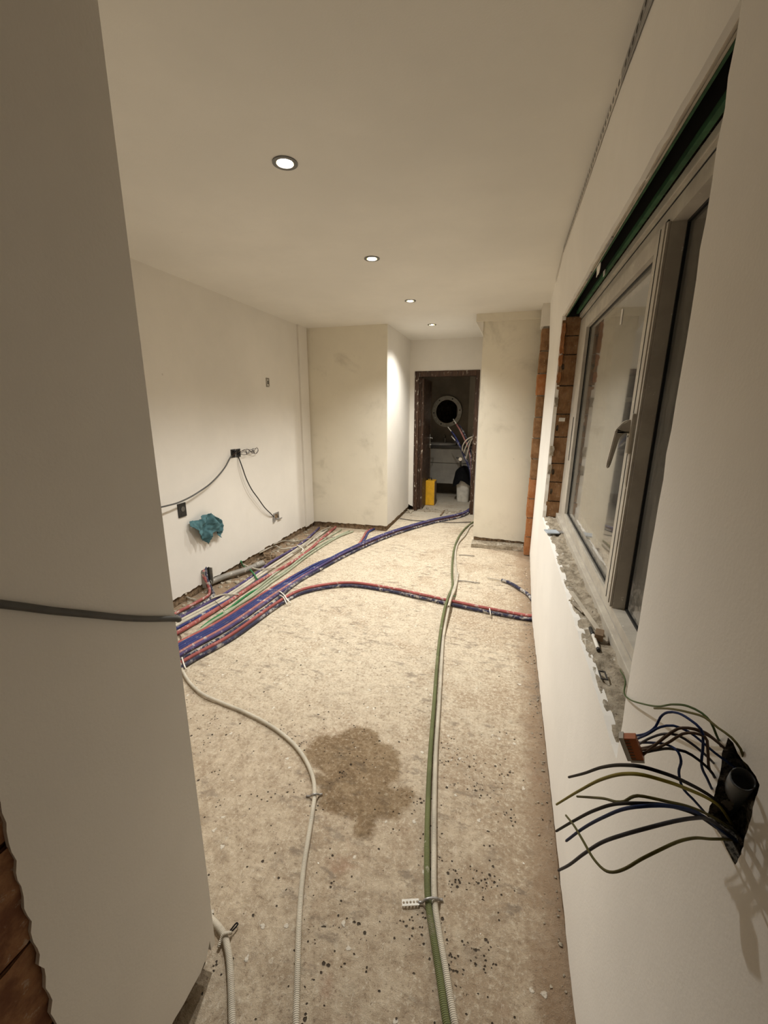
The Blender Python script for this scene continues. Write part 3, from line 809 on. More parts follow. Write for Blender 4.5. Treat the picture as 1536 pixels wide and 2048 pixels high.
# upper bundle along the left wall
G_UP = 'conduits of the bundle along the left wall'
def upper(z, pts, back, mat, label, r=R, cat='conduit', ext=None, **kw):
    P = pts
    d = (Vector(P[0]) - Vector(P[1])); d.z = 0; d.normalize()
    first = []
    if back: 
        q = Vector(P[0]) + d * back
        q.x = max(q.x, XL + 0.05); first = [(q.x, q.y, P[0][2])]
    return tube('conduit', first + P + (ext or []), r, mat, label, cat, G_UP, **kw)
upper(R, [(-2.3177,2.3803,0.0125),(-2.3035,2.5018,0.0125),(-2.2914,2.6512,0.0125),(-2.2935,2.7335,0.0125)] , 0.5, 'red', 'red conduit bending up into the broken wall box by the left wall', ext=[(-2.36,2.8272,0.0328), (-2.4,2.8242,0.1429), (-2.43,2.8611,0.1799)])
upper(R, [(-2.264,2.3526,0.0125),(-2.2415,2.4849,0.0125),(-2.2317,2.6382,0.0125),(-2.2488,2.7279,0.0125)], 0.5, 'navy', 'dark navy conduit bending up into the broken wall box by the left wall', r=0.014, ext=[(-2.345,2.8427,0.0052), (-2.38,2.8362,0.0951), (-2.43,2.8879,0.1883)])
upper(R, [(-2.2393,2.3114,0.0125),(-2.2126,2.4932,0.0125),(-2.1947,2.6538,0.0125),(-2.1798,2.8009,0.0125),(-2.1777,3.1393,0.0125),(-2.2086,3.6007,0.0125),(-2.1953,3.9592,0.0125),(-2.2018,4.2861,0.0125),(-2.2816,4.896,0.0125)], 0.4, 'purple', 'purple conduit running along the left wall past the open pipe')
upper(R, [(-2.2064,2.274,0.0125),(-2.1741,2.5042,0.0125),(-2.1449,2.7188,0.0125),(-2.1399,3.0411,0.0125),(-2.151,3.3133,0.0125),(-2.1481,3.65,0.0125),(-2.152,4.0894,0.0125),(-2.1706,4.831,0.0125)], 0.4, 'white', 'dusty white conduit nearest the purple one in the left-wall bundle')
upper(R, [(-2.1757,2.2391,0.0125),(-2.1404,2.462,0.0125),(-2.1112,2.6728,0.0125),(-2.1067,2.9909,0.0125),(-2.1125,3.2731,0.0125),(-2.1104,3.6091,0.0125),(-2.1128,4.0434,0.0125),(-2.1392,4.8211,0.0125)], 0.4, 'white', 'second dusty white conduit next to the thick red one in the left-wall bundle')
upper(R, [(-2.1418,2.2007,0.0125),(-2.1091,2.4228,0.0125),(-2.0945,2.5853,0.0125),(-2.074,2.6884,0.0125),(-2.0621,2.8482,0.0125),(-2.0653,3.0474,0.0125),(-2.0688,3.2688,0.0125)], 0.4, 'blue', 'dark blue conduit half hidden beside the thick red one')
upper(0.016, [(-2.0911,2.1473,0.016),(-2.0696,2.3739,0.016),(-2.052,2.692,0.016),(-2.0528,2.9486,0.016),(-2.0386,3.2188,0.016),(-2.0098,3.5058,0.016),(-1.9957,3.8716,0.016),(-2.0491,4.4965,0.016),(-2.0852,4.9722,0.016)], 0.4, 'red', 'thick red conduit running the length of the left-wall bundle', r=0.0155)
upper(R, [(-1.9835,2.2585,0.011),(-1.9899,2.386,0.011),(-1.9796,2.5404,0.011),(-1.9898,2.7411,0.011),(-1.9846,2.9013,0.011),(-1.9582,2.9791,0.011)], 0.0, 'emerald', 'bright emerald green conduit ending in the left-wall bundle', r=0.009, ext=[])
upper(R, [(-1.9727,2.2052,0.011),(-1.9706,2.3608,0.011),(-1.9548,2.5139,0.011),(-1.9554,2.7258,0.011),(-1.9584,2.9591,0.011),(-1.9704,3.1708,0.011),(-1.9565,3.408,0.011),(-1.9798,3.8695,0.011),(-1.964,4.1968,0.011),(-1.9157,4.58,0.011),(-1.8548,4.8643,0.011)], 0.3, 'pale_green', 'pale green conduit on the room side of the left-wall bundle', r=0.010)
upper(R, [(-1.9746,2.4862,0.011),(-1.9475,2.6787,0.011),(-1.9318,2.9164,0.011),(-1.9357,3.134,0.011),(-1.9282,3.3812,0.011),(-1.9391,3.8172,0.011),(-1.9261,4.1832,0.011),(-1.8805,4.6185,0.011),(-1.8011,4.8612,0.011)], 0.0, 'pale_green', 'outermost pale green conduit of the left-wall bundle', r=0.010)
upper(R, [(-1.9815,2.916,0.011),(-2.0043,3.1611,0.011),(-2.0129,3.4095,0.011),(-1.997,3.6977,0.011),(-2.0283,4.1296,0.011),(-2.0086,4.4425,0.011),(-1.9723,4.8935,0.011)], 0.0, 'pale_green', 'short pale green conduit between the red and the pale ones', r=0.009)
upper(R, [(-2.1017,3.8427,0.03),(-2.1062,4.0953,0.03),(-2.1704,4.6143,0.03),(-2.1303,4.9067,0.03)], 0.0, 'grey_flex', 'grey flexible conduit lying over the white ones near the boxed-out wall', r=0.009)
# small flexes from the wall into the bundle
tube('flexible_tube', [(XL + 0.003, 3.98, 0.055)] + [(-2.4132,4.2426,0.02),(-2.3065,4.2313,0.02),(-2.2074,4.3659,0.02),(-2.0729,4.4373,0.02),(-1.9151,4.538,0.02)], 0.0075, 'grey_flex', 'thin grey flexible tube leaving the left wall nearest the boxed-out wall', 'cable', 'thin tubes from the left wall')
tube('flexible_tube', [(XL + 0.003, 3.70, 0.05)] + [(-2.4221,4.0366,0.02),(-2.3082,3.9639,0.02),(-2.2135,4.0241,0.02),(-2.1669,4.1196,0.02),(-2.0784,4.1352,0.02)], 0.0075, 'white', 'thin whitish tube tied to the left-wall bundle behind the rubble', 'cable', 'thin tubes from the left wall')
tube('flexible_tube', [(-2.41,3.368,0.0765)] + [(-2.4155,3.397,0.02),(-2.2594,3.2879,0.03),(-2.1595,3.1973,0.03),(-2.067,3.0984,0.035)], 0.0075, 'emerald', 'thin green tube dropping out of the left wall over the grey pipe', 'cable', 'thin tubes from the left wall')
tube('flexible_tube', [(-2.405,3.3807,0.0416)] + [(-2.3348,3.3502,0.04),(-2.2492,3.3169,0.04),(-2.1828,3.3006,0.04),(-2.111,3.3423,0.04),(-2.0438,3.3938,0.04)], 0.0065, 'white', 'thin white tube leaving the left wall beside the green one', 'cable', 'thin tubes from the left wall')
tube('flexible_tube', [(XL + 0.003, 2.62, 0.06)] + [(-2.4948,2.6859,0.015),(-2.4299,2.6442,0.015),(-2.3718,2.6276,0.015),(-2.3327,2.6287,0.015)], 0.009, 'grey_flex', 'short grey tube stub in the rubble at near end of left wall', 'cable', 'thin tubes from the left wall')
tube('flexible_tube', [(-2.1949,2.6414,0.035),(-2.1763,2.6977,0.035),(-2.146,2.7402,0.035),(-2.0917,2.7506,0.035),(-2.0334,2.7726,0.035)], 0.007, 'white', 'thin white tube lying across the bundle below the bent riser', 'cable', 'thin tubes from the left wall')
# grey pvc pipe with open end
pv = empty('waste_pipe', (-2.4555,2.9929,0))
tag(pv, 'thick grey plastic waste pipe with open end along the left wall', 'pipe')
pvp = [Vector(p) - pv.location for p in [(-2.424,2.9133,0.035),(-2.3718,3.1069,0.035),(-2.2929,3.2754,0.035),(-2.2406,3.4734,0.035)]]
link('pipe', tube_mesh(pvp, 0.026, 0.03, 16, hollow=0.86), 'pvc', pv)
e = pvp[-1] - pvp[-2]; e.normalize()
link('socket_collar', tube_mesh([pvp[-1] - e * 0.10, pvp[-1] + e * 0.004], 0.030, 0.02, 16, hollow=0.86), 'pvc', pv)
# broken wall box with the bent pair
rb_o = empty('wall_box', (-2.417,2.8713,0.0999))
tag(rb_o, 'grey broken conduit box at the foot of the left wall where two conduits bend up', 'junction box')
link('box_side', boxes(((-0.001, -0.055, -0.075), (0.035, -0.047, 0.075)), bev=0.002), 'pvc', rb_o)
link('box_side', boxes(((-0.001, 0.047, -0.075), (0.03, 0.055, 0.075)), bev=0.002), 'pvc', rb_o)
link('box_back', boxes(((-0.003, -0.05, -0.07), (0.002, 0.05, 0.08))), 'black_plastic', rb_o)

# ties and clips on the bundles
def cable_tie(pts, mat, label, r=0.003):
    tube('cable_tie', pts, r, mat, label, 'cable tie', 'ties on the conduit bundles', step=0.01, seg=6)
cable_tie([(-1.7866,2.9702,0.01),(-1.7324,2.9181,0.03),(-1.673,2.8692,0.032),(-1.597,2.7805,0.042),(-1.5689,2.7679,0.03),(-1.5636,2.7801,0.008)], 'paper', 'white tie around the main bundle where the pair branches off', 0.005)
cable_tie([(-1.7129,2.8669,0.028),(-1.6595,2.8288,0.034),(-1.591,2.7523,0.03),(-1.5793,2.7522,0.006)], 'paper', 'second white tie at the branching of the main bundle, lower one', 0.004)
cable_tie([(-2.1922,4.1039,0.03),(-2.1183,4.0316,0.036),(-2.0593,3.9858,0.033),(-2.047,3.9244,0.02)], 'paper', 'small white tie on the left-wall bundle near the boxed-out wall', 0.006)
cable_tie([(-0.0494,3.0781,0.034),(-0.0437,3.016,0.044),(-0.0381,2.988,0.03),(-0.0375,3.0081,0.004)], 'paper', 'pale tie around the crossing pair close to the right wall', 0.004)
cable_tie([(-1.8265,1.8898,0.03),(-1.7712,1.8388,0.034),(-1.7384,1.8122,0.03),(-1.7367,1.819,0.006)], 'paper', 'white tie at the end of the main bundle by the near-left wall', 0.004)
cable_tie([(-2.1447,2.6214,0.03),(-2.0448,2.5496,0.034),(-1.957,2.4992,0.012)], 'w_black', 'thin dark tie wire across the left-wall bundle', 0.0018)

# the green and the white conduits running towards the camera
G_PAIR = 'long conduits running up the middle of the room'
zg = 0.0105
gp = [(-0.02, 0.30, zg), (-0.0317,0.699,0.0135)] + [(-0.0549,0.7558,0.0105),(-0.0841,0.8384,0.0105),(-0.1162,0.9232,0.0105),(-0.1466,1.0094,0.0105),(-0.1778,1.1621,0.0105),(-0.2094,1.3562,0.0105),(-0.2439,1.6093,0.0105),(-0.2787,1.9123,0.0105),(-0.3205,2.2712,0.0105),(-0.3547,2.6124,0.0105)]
gp += [(-0.3721,2.8902,0.035),(-0.3763,3.0791,0.04),(-0.3777,3.2704,0.028),(-0.3789,3.4826,0.0105),(-0.4152,3.7365,0.0105),(-0.4617,4.1462,0.0105),(-0.4913,4.5608,0.0105),(-0.4902,5.0027,0.0105),(-0.4553,5.3853,0.0105),(-0.3975,5.6888,0.0105)] + [(-0.34, 5.9, zg), (-0.46, 6.5, 0.05)]
tube('conduit', gp, 0.0105, 'green', 'green corrugated conduit running up the middle of the floor to the door', 'conduit', G_PAIR, step=0.02)
wp = [(0.03, 0.30, zg), (-0.0146,0.7044,0.0125)] + [(-0.0356,0.7616,0.01),(-0.0659,0.844,0.01),(-0.098,0.9288,0.01),(-0.1271,1.0153,0.01),(-0.1544,1.1693,0.01),(-0.1849,1.3637,0.01),(-0.2201,1.6167,0.01),(-0.2538,1.9201,0.01),(-0.2946,2.2794,0.01),(-0.332,2.6198,0.01)]
wp += [(-0.3433,2.8944,0.037),(-0.35,3.0866,0.04),(-0.3584,3.3137,0.025),(-0.3625,3.5628,0.0125),(-0.3946,3.876,0.01),(-0.4604,4.393,0.01),(-0.4684,4.7524,0.0125),(-0.4259,5.0803,0.0125),(-0.3969,5.5216,0.0125)] + [(-0.345, 5.7, zg), (-0.36, 6.15, 0.02)]
tube('conduit', wp, 0.0097, 'white', 'whitish corrugated conduit running beside the green one up the middle', 'conduit', G_PAIR, step=0.02)
tube('conduit', [(-0.3476,2.9766,0.058),(-0.3506,3.1491,0.05),(-0.3473,3.3577,0.03),(-0.3564,3.6252,0.012),(-0.3669,3.7983,0.012)], 0.0095, 'white', 'short whitish tube with open end beside the green and white conduits', 'conduit', G_PAIR, hollow=0.8)
cable_tie([(-0.3746,3.2491,0.02),(-0.3492,3.202,0.044),(-0.3213,3.2417,0.03)], 'emerald', 'thin green tie around the green and white conduits past the crossing', 0.003)

# whitish flexes at left
fl = [(-1.86, 1.90, 0.012)] + [(-1.7401,1.7949,0.011),(-1.6132,1.7097,0.011),(-1.4933,1.6545,0.011),(-1.3615,1.6251,0.011),(-1.2244,1.6008,0.011),(-1.0886,1.5684,0.011),(-0.9511,1.5204,0.011),(-0.8358,1.4602,0.011),(-0.7475,1.3915,0.011),(-0.6816,1.3169,0.011),(-0.6474,1.2533,0.011),(-0.6222,1.1818,0.011),(-0.5915,1.0798,0.011),(-0.5666,0.9979,0.011),(-0.5296,0.8991,0.011),(-0.4933,0.8147,0.011),(-0.4589,0.7416,0.011),(-0.4169,0.6516,0.011)] + [(-0.3874,0.5898,0.011), (-0.36, 0.30, 0.011)]
tube('conduit', fl, 0.0085, 'white', 'whitish flexible conduit snaking from the main bundle past the wet stain', 'conduit', 'whitish flexes at the left of the floor', step=0.02)
f2 = [(-0.90, 0.90, 0.011), (-0.7759,0.7834,0.011)] + [(-0.7468,0.773,0.011),(-0.7081,0.7581,0.011),(-0.669,0.7274,0.011),(-0.6286,0.6819,0.011),(-0.5713,0.6073,0.011)] + [(-0.5278,0.5495,0.011), (-0.52, 0.25, 0.011)]
tube('conduit', f2, 0.0095, 'white', 'whitish flexible conduit coming round the foot of the near-left wall', 'conduit', 'whitish flexes at the left of the floor', step=0.02)

def fixing_band(a, b, w, label, mat='steel', n=5):
    A, B = Vector(a), Vector(b); L = (B - A).length; t = (B - A).normalized(); s = Vector((-t.y, t.x, 0))
    hs = [circle2(L * (i + 0.5) / n, 0, w * 0.20, 8) for i in range(n)]
    bm = slab([(0, -w / 2), (L, -w / 2), (L, w / 2), (0, w / 2)], hs, lambda p, q, d: tuple(A + t * p + s * q + Vector((0, 0, d))), 0.0015)
    return bm
fb = empty('fixing_band', (-0.1562,1.0111,0))
tag(fb, 'white perforated metal band strapped over the green and white conduits', 'fixing strap')
bm = fixing_band((-0.2237,0.9831,0.004), (-0.1733,1.0005,0.004), 0.019, '', n=5); bmesh.ops.translate(bm, vec=-fb.location, verts=bm.verts[:])
link('perforated_tail', bm, 'paper', fb)
link('strap', tube_mesh([Vector(p) - fb.location for p in [(-0.176,0.9983,0.004),(-0.1625,1.0022,0.006),(-0.1527,0.9981,0.026),(-0.1426,1.0021,0.0285),(-0.131,1.008,0.027),(-0.1206,1.0116,0.024),(-0.1127,1.0252,0.004),(-0.102,1.0275,0.003)]], 0.0042, 0.006, 6), 'steel', fb)
sb = empty('fixing_band', (-0.6541,1.262,0))
tag(sb, 'small dark fixing strap over the whitish flex beside the stain', 'fixing strap')
link('strap', tube_mesh([Vector(p) - sb.location for p in [(-0.6815,1.2465,0.003),(-0.6653,1.2492,0.005),(-0.6511,1.2439,0.022),(-0.6417,1.247,0.024),(-0.6358,1.2526,0.02),(-0.6336,1.2654,0.005),(-0.622,1.2731,0.003)]], 0.0035, 0.006, 6), 'steel', sb)
cb2 = empty('fixing_band', (-0.6965,0.7737,0))
tag(cb2, 'twisted strap end holding the flex at the foot of the near-left wall', 'fixing strap')
link('strap', tube_mesh([Vector(p) - cb2.location for p in [(-0.701,0.7273,0.006),(-0.7025,0.7415,0.012),(-0.6976,0.7502,0.024),(-0.6879,0.7555,0.024),(-0.6869,0.7661,0.008)]], 0.005, 0.006, 6), 'white', cb2)
link('wire_loop', tube_mesh([Vector(p) - cb2.location for p in [(-0.6898,0.7653,0.008),(-0.6835,0.7761,0.01),(-0.6802,0.7908,0.009),(-0.6864,0.7923,0.008),(-0.6913,0.7817,0.006),(-0.6942,0.7711,0.005)]], 0.0022, 0.006, 6), 'w_black', cb2)

# stub of insulated pipe by the right wall
st = empty('insulated_pipe', (0.1854,3.5811,0))
tag(st, 'short dark insulated pipe stub with pale inner tube at the right wall', 'pipe')
sp = [Vector(p) - st.location for p in [(0.0331,3.7295,0.015),(0.1021,3.6783,0.015),(0.1841,3.567,0.015),(0.2452,3.4687,0.015)] + [(0.285, 3.30, 0.02)]]
link('insulation', tube_mesh(sp, 0.0145, 0.02, 10), 'navy', st)
link('inner_tube', tube_mesh([Vector(p) - st.location for p in [(-0.0947,3.7492,0.012),(-0.0282,3.7437,0.012),(0.042,3.7275,0.012)]], 0.006, 0.02, 8), 'white', st)
# thin loose cables on the floor
tube('thin_cable', [(-0.3481,3.6331,0.005),(-0.2863,3.6388,0.005),(-0.2195,3.6341,0.005),(-0.1536,3.6295,0.005)], 0.004, 'pvc', 'thin dark wire offcut on the floor right of the conduits', 'cable', 'thin wire offcuts on the floor')
tube('thin_cable', [(-0.4166,4.336,0.005),(-0.3554,4.3536,0.005),(-0.256,4.349,0.005)], 0.004, 'pvc', 'thin grey wire offcut on the floor nearest the rough ledge', 'cable', 'thin wire offcuts on the floor')
tube('thin_cable', [(-1.3936,5.6776,0.006),(-1.1659,5.6261,0.006),(-0.9604,5.6565,0.006),(-0.6835,5.6518,0.006),(-0.4098,5.7581,0.006)], 0.005, 'black_cable', 'dark thin cable lying across the floor before the bathroom door', 'cable')
tube('thin_cable', [(-2.0025,2.0806,0.006),(-2.0348,2.118,0.006),(-2.0813,2.1527,0.006)], 0.004, 'w_brown', 'little brown tie wire beside the bundle end at the near-left wall', 'cable')

# ================================================================== left wall fittings
def wall_box(u_loc, size, label, kind='plate'):
    o = empty('wall_socket', u_loc); tag(o, label, 'socket')
    return o
sx = XL
# dark plate socket
o = empty('wall_socket', (-2.417,2.6774,0.7399)); tag(o, 'black square socket plate on the left wall above the teal cloth', 'socket')
link('plate', boxes(((0, -0.042, -0.055), (0.010, 0.042, 0.055)), bev=0.003), 'black_plastic', o)
bm = bmesh.new(); disc(bm, (0.011, 0.004, 0.008), 0.020, 'X', 20, 0.004); link('socket_well', bm, 'bezel', o)
link('lower_cover', boxes(((0.010, -0.022, -0.040), (0.0125, 0.022, -0.024)), bev=0.001), 'black_plastic', o)
# two black back boxes
for q, (loc, lab) in enumerate((((-2.417,3.3912,1.1123), 'left of two black back boxes with loose wires on the left wall'), ((-2.417,3.4679,1.1097), 'right of two black back boxes with loose wires on the left wall'))):
    o = empty('back_box', loc); tag(o, lab, 'junction box', 'pair of back boxes high on the left wall')
    fr = slab([(-0.034, -0.038), (0.034, -0.038), (0.034, 0.038), (-0.034, 0.038)], [circle2(0, 0, 0.027, 16)], lambda a, b, d: (0.004 - d, a, b), 0.004)
    link('rim', fr, 'black_plastic', o)
    bm = bmesh.new(); disc(bm, (0.0008, 0, 0), 0.028, 'X', 16, 0.001); link('cavity', bm, 'cavity', o)
    rr = random.Random(40 + q)
    for k in range(4):
        s0 = -1 if q == 0 else 1
        pts = [(0.002, rr.uniform(-.015, .015), rr.uniform(-.02, .02))]
        reach = 0.06 if q == 0 else 0.30
        m = 4 if q == 0 else 6
        for t in range(1, m):
            pts.append((0.02 + rr.uniform(0, .03), s0 * reach * t / m * rr.uniform(.7, 1.1), rr.uniform(-.03, .035)))
        if q == 1 and k < 2: pts += [(0.03, s0 * reach * 0.98, 0.012 - 0.02 * k), (0.03, s0 * reach * 0.8, -0.03), (0.03, s0 * reach * 0.62, 0.01)]
        link('loose_wire', tube_mesh(pts, 0.0022, 0.015, 5), ['w_grey', 'w_brown', 'w_black', 'w_black'][k], o)
# little box high up
o = empty('switch_box', (-2.417,4.067,1.777)); tag(o, 'small grey empty switch box high on the left wall', 'switch')
fr = slab(rect(-0.030, -0.045, 0.030, 0.045), [rect(-0.018, -0.030, 0.018, 0.030)], lambda a, b, d: (0.005 - d, a, b), 0.005)
link('rim', fr, 'pvc', o)
link('insert', boxes(((0.0005, -0.017, -0.029), (0.003, 0.017, 0.029))), 'white_plastic', o)
link('terminal', boxes(((0.002, -0.006, -0.018), (0.007, 0.008, 0.018)), bev=0.001), 'black_plastic', o)
# open box low on the right of the left wall
o = empty('back_box', (-2.417,4.0741,0.3566)); tag(o, 'open steel back box low on the left wall with cable going in', 'junction box')
fr = slab(rect(-0.055, -0.040, 0.055, 0.040), [rect(-0.040, -0.026, 0.040, 0.026)], lambda a, b, d: (0.008 - d, a, b), 0.008)
link('rim', fr, 'steel', o)
link('inside', boxes(((0.0003, -0.05, -0.036), (0.002, 0.05, 0.036))), 'base', o)
link('lug', boxes(((0.006, 0.02, -0.048), (0.020, 0.10, -0.040)), bev=0.001), 'steel', o)
link('lug', boxes(((0.004, -0.075, -0.055), (0.016, -0.045, -0.005)), bev=0.001), 'steel', o)
# cables
c1 = [(XL + 0.006, (-2.41,3.3635,1.0924)[1], (-2.41,3.3635,1.0924)[2])] + [(-2.395,3.3121,1.0801),(-2.385,3.2234,1.0149),(-2.38,3.1179,0.9548),(-2.375,2.9833,0.8973),(-2.37,2.8434,0.8597),(-2.365,2.7138,0.8338),(-2.36,2.5805,0.8203),(-2.35,2.4658,0.8235),(-2.33,2.36,0.8307)] + [(-1.9, 1.75, 0.86), (-1.2, 1.05, 0.98), (-0.78, 0.745, 1.035), (-0.700, 0.722, 1.040), (-0.684, 0.712, 1.042)] + [(-0.685,0.7052,1.047),(-0.685,0.6374,1.0811),(-0.685,0.5814,1.1113),(-0.685,0.5331,1.1404),(-0.685,0.4905,1.166),(-0.685,0.4527,1.1887),(-0.685,0.4192,1.2105),(-0.685,0.389,1.2294),(-0.685,0.3567,1.2502)]
tube('hanging_cable', c1, 0.0062, 'black_cable_worn', 'black cable from the left-wall back boxes, round the near-left wall edge and across it', 'cable', step=0.02)
c2 = [(XL + 0.006, (-2.41,3.4606,1.0733)[1], (-2.41,3.4606,1.0733)[2])] + [(-2.395,3.4555,1.0407),(-2.385,3.473,0.9716),(-2.38,3.5146,0.8602),(-2.375,3.5804,0.7475),(-2.375,3.6818,0.6365),(-2.38,3.7971,0.5168),(-2.39,3.919,0.4251),(-2.412,4.017,0.364)]
tube('hanging_cable', c2, 0.0055, 'black_cable', 'black cable hanging between two boxes on the left wall', 'cable', step=0.02)

# teal cloth hung on the wall
def cloth():
    out = [(p[1], p[2]) for p in [(-2.4,2.848,0.6612),(-2.4,2.9315,0.6606),(-2.4,2.997,0.6281),(-2.4,3.0317,0.606),(-2.4,3.0897,0.566),(-2.4,3.1129,0.4992),(-2.4,3.1021,0.448),(-2.4,3.0701,0.4017),(-2.4,3.0185,0.4405),(-2.4,2.9854,0.4757),(-2.4,2.9412,0.4996),(-2.4,2.909,0.4844),(-2.4,2.8903,0.4013),(-2.4,2.8483,0.4484),(-2.4,2.8233,0.4738),(-2.4,2.7868,0.46),(-2.4,2.7729,0.5118),(-2.4,2.7461,0.5556),(-2.4,2.7251,0.5851),(-2.4,2.7063,0.6063),(-2.4,2.7287,0.6381),(-2.4,2.7923,0.6308),(-2.4,2.8232,0.6418)]]
    def inside(a, b):
        c = False; n = len(out)
        for i in range(n):
            (x1, y1), (x2, y2) = out[i], out[(i + 1) % n]
            if (y1 > b) != (y2 > b) and a < (x2 - x1) * (b - y1) / (y2 - y1) + x1: c = not c
        return c
    a0, a1 = min(p[0] for p in out), max(p[0] for p in out); b0, b1 = min(p[1] for p in out), max(p[1] for p in out)
    st = 0.005; na, nb = int((a1 - a0) / st) + 2, int((b1 - b0) / st) + 2
    idx, vs, fs = {}, [], []
    ca, cb_ = (a0 + a1) / 2, b1 - 0.05
    for i in range(na):
        for j in range(nb):
            a, b = a0 + i * st, b0 + j * st
            down = (b1 - b) / (b1 - b0)
            ang = math.atan2(a - ca, (b1 + 0.05) - b)
            fold = math.sin(ang * 7 + 2.2 * noise.noise(Vector((a * 8, b * 8, 0)))) * 0.034 * min(1, 0.25 + down * 1.8)
            x = XL + 0.055 + 0.03 * math.exp(-((a - ca) / 0.06) ** 2) - 0.02 * (1 - min(1, down * 3)) + fold + 0.030 * noise.noise(Vector((a * 15, b * 15, 7))) + 0.010 * noise.noise(Vector((a * 40, b * 40, 3)))
            idx[i, j] = (len(vs)); vs.append((max(x, XL + 0.008), a, b))
    for i in range(na - 1):
        for j in range(nb - 1):
            if inside(a0 + (i + .5) * st, b0 + (j + .5) * st):
                fs.append((idx[i, j], idx[i + 1, j], idx[i + 1, j + 1], idx[i, j + 1]))
    me = bpy.data.meshes.new('cloth'); me.from_pydata(vs, [], fs)
    bm = bmesh.new(); bm.from_mesh(me)
    bmesh.ops.delete(bm, geom=[v for v in bm.verts if not v.link_faces], context='VERTS')
    bmesh.ops.smooth_vert(bm, verts=bm.verts[:], factor=0.5, use_axis_x=True, use_axis_y=True, use_axis_z=True)
    bmesh.ops.recalc_face_normals(bm, faces=bm.faces[:])
    bmesh.ops.solidify(bm, geom=bm.faces[:], thickness=0.003)
    return bm
ck = tag(link('cleaning_cloth', cloth(), 'blue_cloth', None, True), 'crumpled teal cloth hung on the left wall under the black socket', 'cloth')
hk = empty('wall_socket', (-2.417,2.9115,0.5484)); tag(hk, 'white socket on the left wall hidden under the teal cloth', 'socket')
link('plate', boxes(((0, -0.04, -0.05), (0.030, 0.04, 0.03)), bev=0.003), 'white_plastic', hk)

# ================================================================== items on the sill
def along(a, b, w, h, bev=0.002):
    A, B = Vector(a), Vector(b); L = (B - A).length; t = (B - A).normalized()
    bm = bmesh.new(); box(bm, (-w / 2, 0, -h / 2), (w / 2, L, h / 2), bev)
    q = Vector((0, 1, 0)).rotation_difference(t).to_matrix().to_4x4()
    bmesh.ops.transform(bm, matrix=Matrix.Translation(A) @ q, verts=bm.verts[:])
    return bm
zs = 0.806
mk = empty('marker_pen', (0.299,1.3316,0.806)); tag(mk, 'white marker pen with black cap lying on the mortar sill', 'pen')
a, b = Vector((0.3008,1.4037,0.806)), Vector((0.3003,1.2669,0.806)); d = b - a
link('barrel', tube_mesh([a + d * 0.32 - mk.location, b - mk.location], 0.0055, 0.01, 12), 'pen_white', mk)
link('cap', tube_mesh([a - mk.location, a + d * 0.34 - mk.location], 0.0063, 0.01, 12), 'black_plastic', mk)
link('end_plug', tube_mesh([b - d * 0.06 - mk.location, b + d * 0.02 - mk.location], 0.0058, 0.01, 12), 'black_plastic', mk)
tag(link('wood_block', along((0.3051,1.354,0.812), (0.3284,1.3479,0.812), 0.045, 0.022), 'raw_wood'), 'small dark brown wood block beside the marker pen on sill', 'wood')
tag(link('wood_lath', along((0.3237,1.3901,0.806), (0.2783,1.6972,0.806), 0.016, 0.006), 'lath'), 'long thin wooden lath lying along the mortar sill', 'wood')
tag(link('wood_lath', along((0.2996,1.5237,0.803), (0.2733,1.6,0.803), 0.014, 0.005), 'mortar'), 'short grey splinter of lath at the broken edge of sill', 'wood')
kn = empty('putty_knife', (0.2964,2.6096,0.806)); tag(kn, 'pale blue-grey scraper lying across the far end of sill', 'tool')
ka, kb = Vector((0.2484,2.5664,0.808)), Vector((0.3458,2.5834,0.808))
bm = along(ka, ka + (kb - ka) * 0.72, 0.075, 0.008, 0.003); bmesh.ops.translate(bm, vec=-kn.location, verts=bm.verts[:]); link('handle', bm, 'knife_blue', kn)
bm = along(ka + (kb - ka) * 0.70, kb, 0.05, 0.003, 0.0005); bmesh.ops.translate(bm, vec=-kn.location, verts=bm.verts[:]); link('blade', bm, 'steel', kn)
cl = empty('metal_clip', (0.2895,1.1405,0.8)); tag(cl, 'small dark rectangular metal clip bedded in the mortar sill', 'clip')
ca_ = Vector((0.2895,1.1405,0.8))
link('clip_frame', slab(rect(-0.009, -0.020, 0.009, 0.020), [rect(-0.0055, -0.016, 0.0055, 0.016)], lambda p, q, d: (p, q, d + 0.001), 0.003), 'steel_hole', cl)
def chunks(n, gen, smin, smax, seed, flat_=0.5):
    r = random.Random(seed); bm = bmesh.new()
    for i in range(n):
        x, y, z = gen(r); s = smin + (smax - smin) * r.random() ** 2.2
        m = Matrix.Translation((x, y, z + s * 0.2)) @ Matrix.Rotation(r.uniform(0, 6.28), 4, 'Z') @ Matrix.Rotation(r.uniform(-.4, .4), 4, 'X') @ Matrix.Diagonal((s * r.uniform(.6, 1.4), s, s * flat_ * r.uniform(.6, 1.2), 1))
        vs = bmesh.ops.create_icosphere(bm, subdivisions=1, radius=1.0, matrix=m)['verts']
        for v in vs: v.co += Vector((r.uniform(-1, 1), r.uniform(-1, 1), r.uniform(-1, 1))) * s * 0.22
    return bm
tag(link('plaster_crumbs', chunks(130, lambda r: (r.uniform(0.268, 0.345), 0.86 + 2.1 * r.random() ** 1.3, ZS - 0.006), 0.002, 0.011, 61), 'sill'), 'plaster and mortar crumbs scattered over the window sill', 'rubble', None, 'stuff')

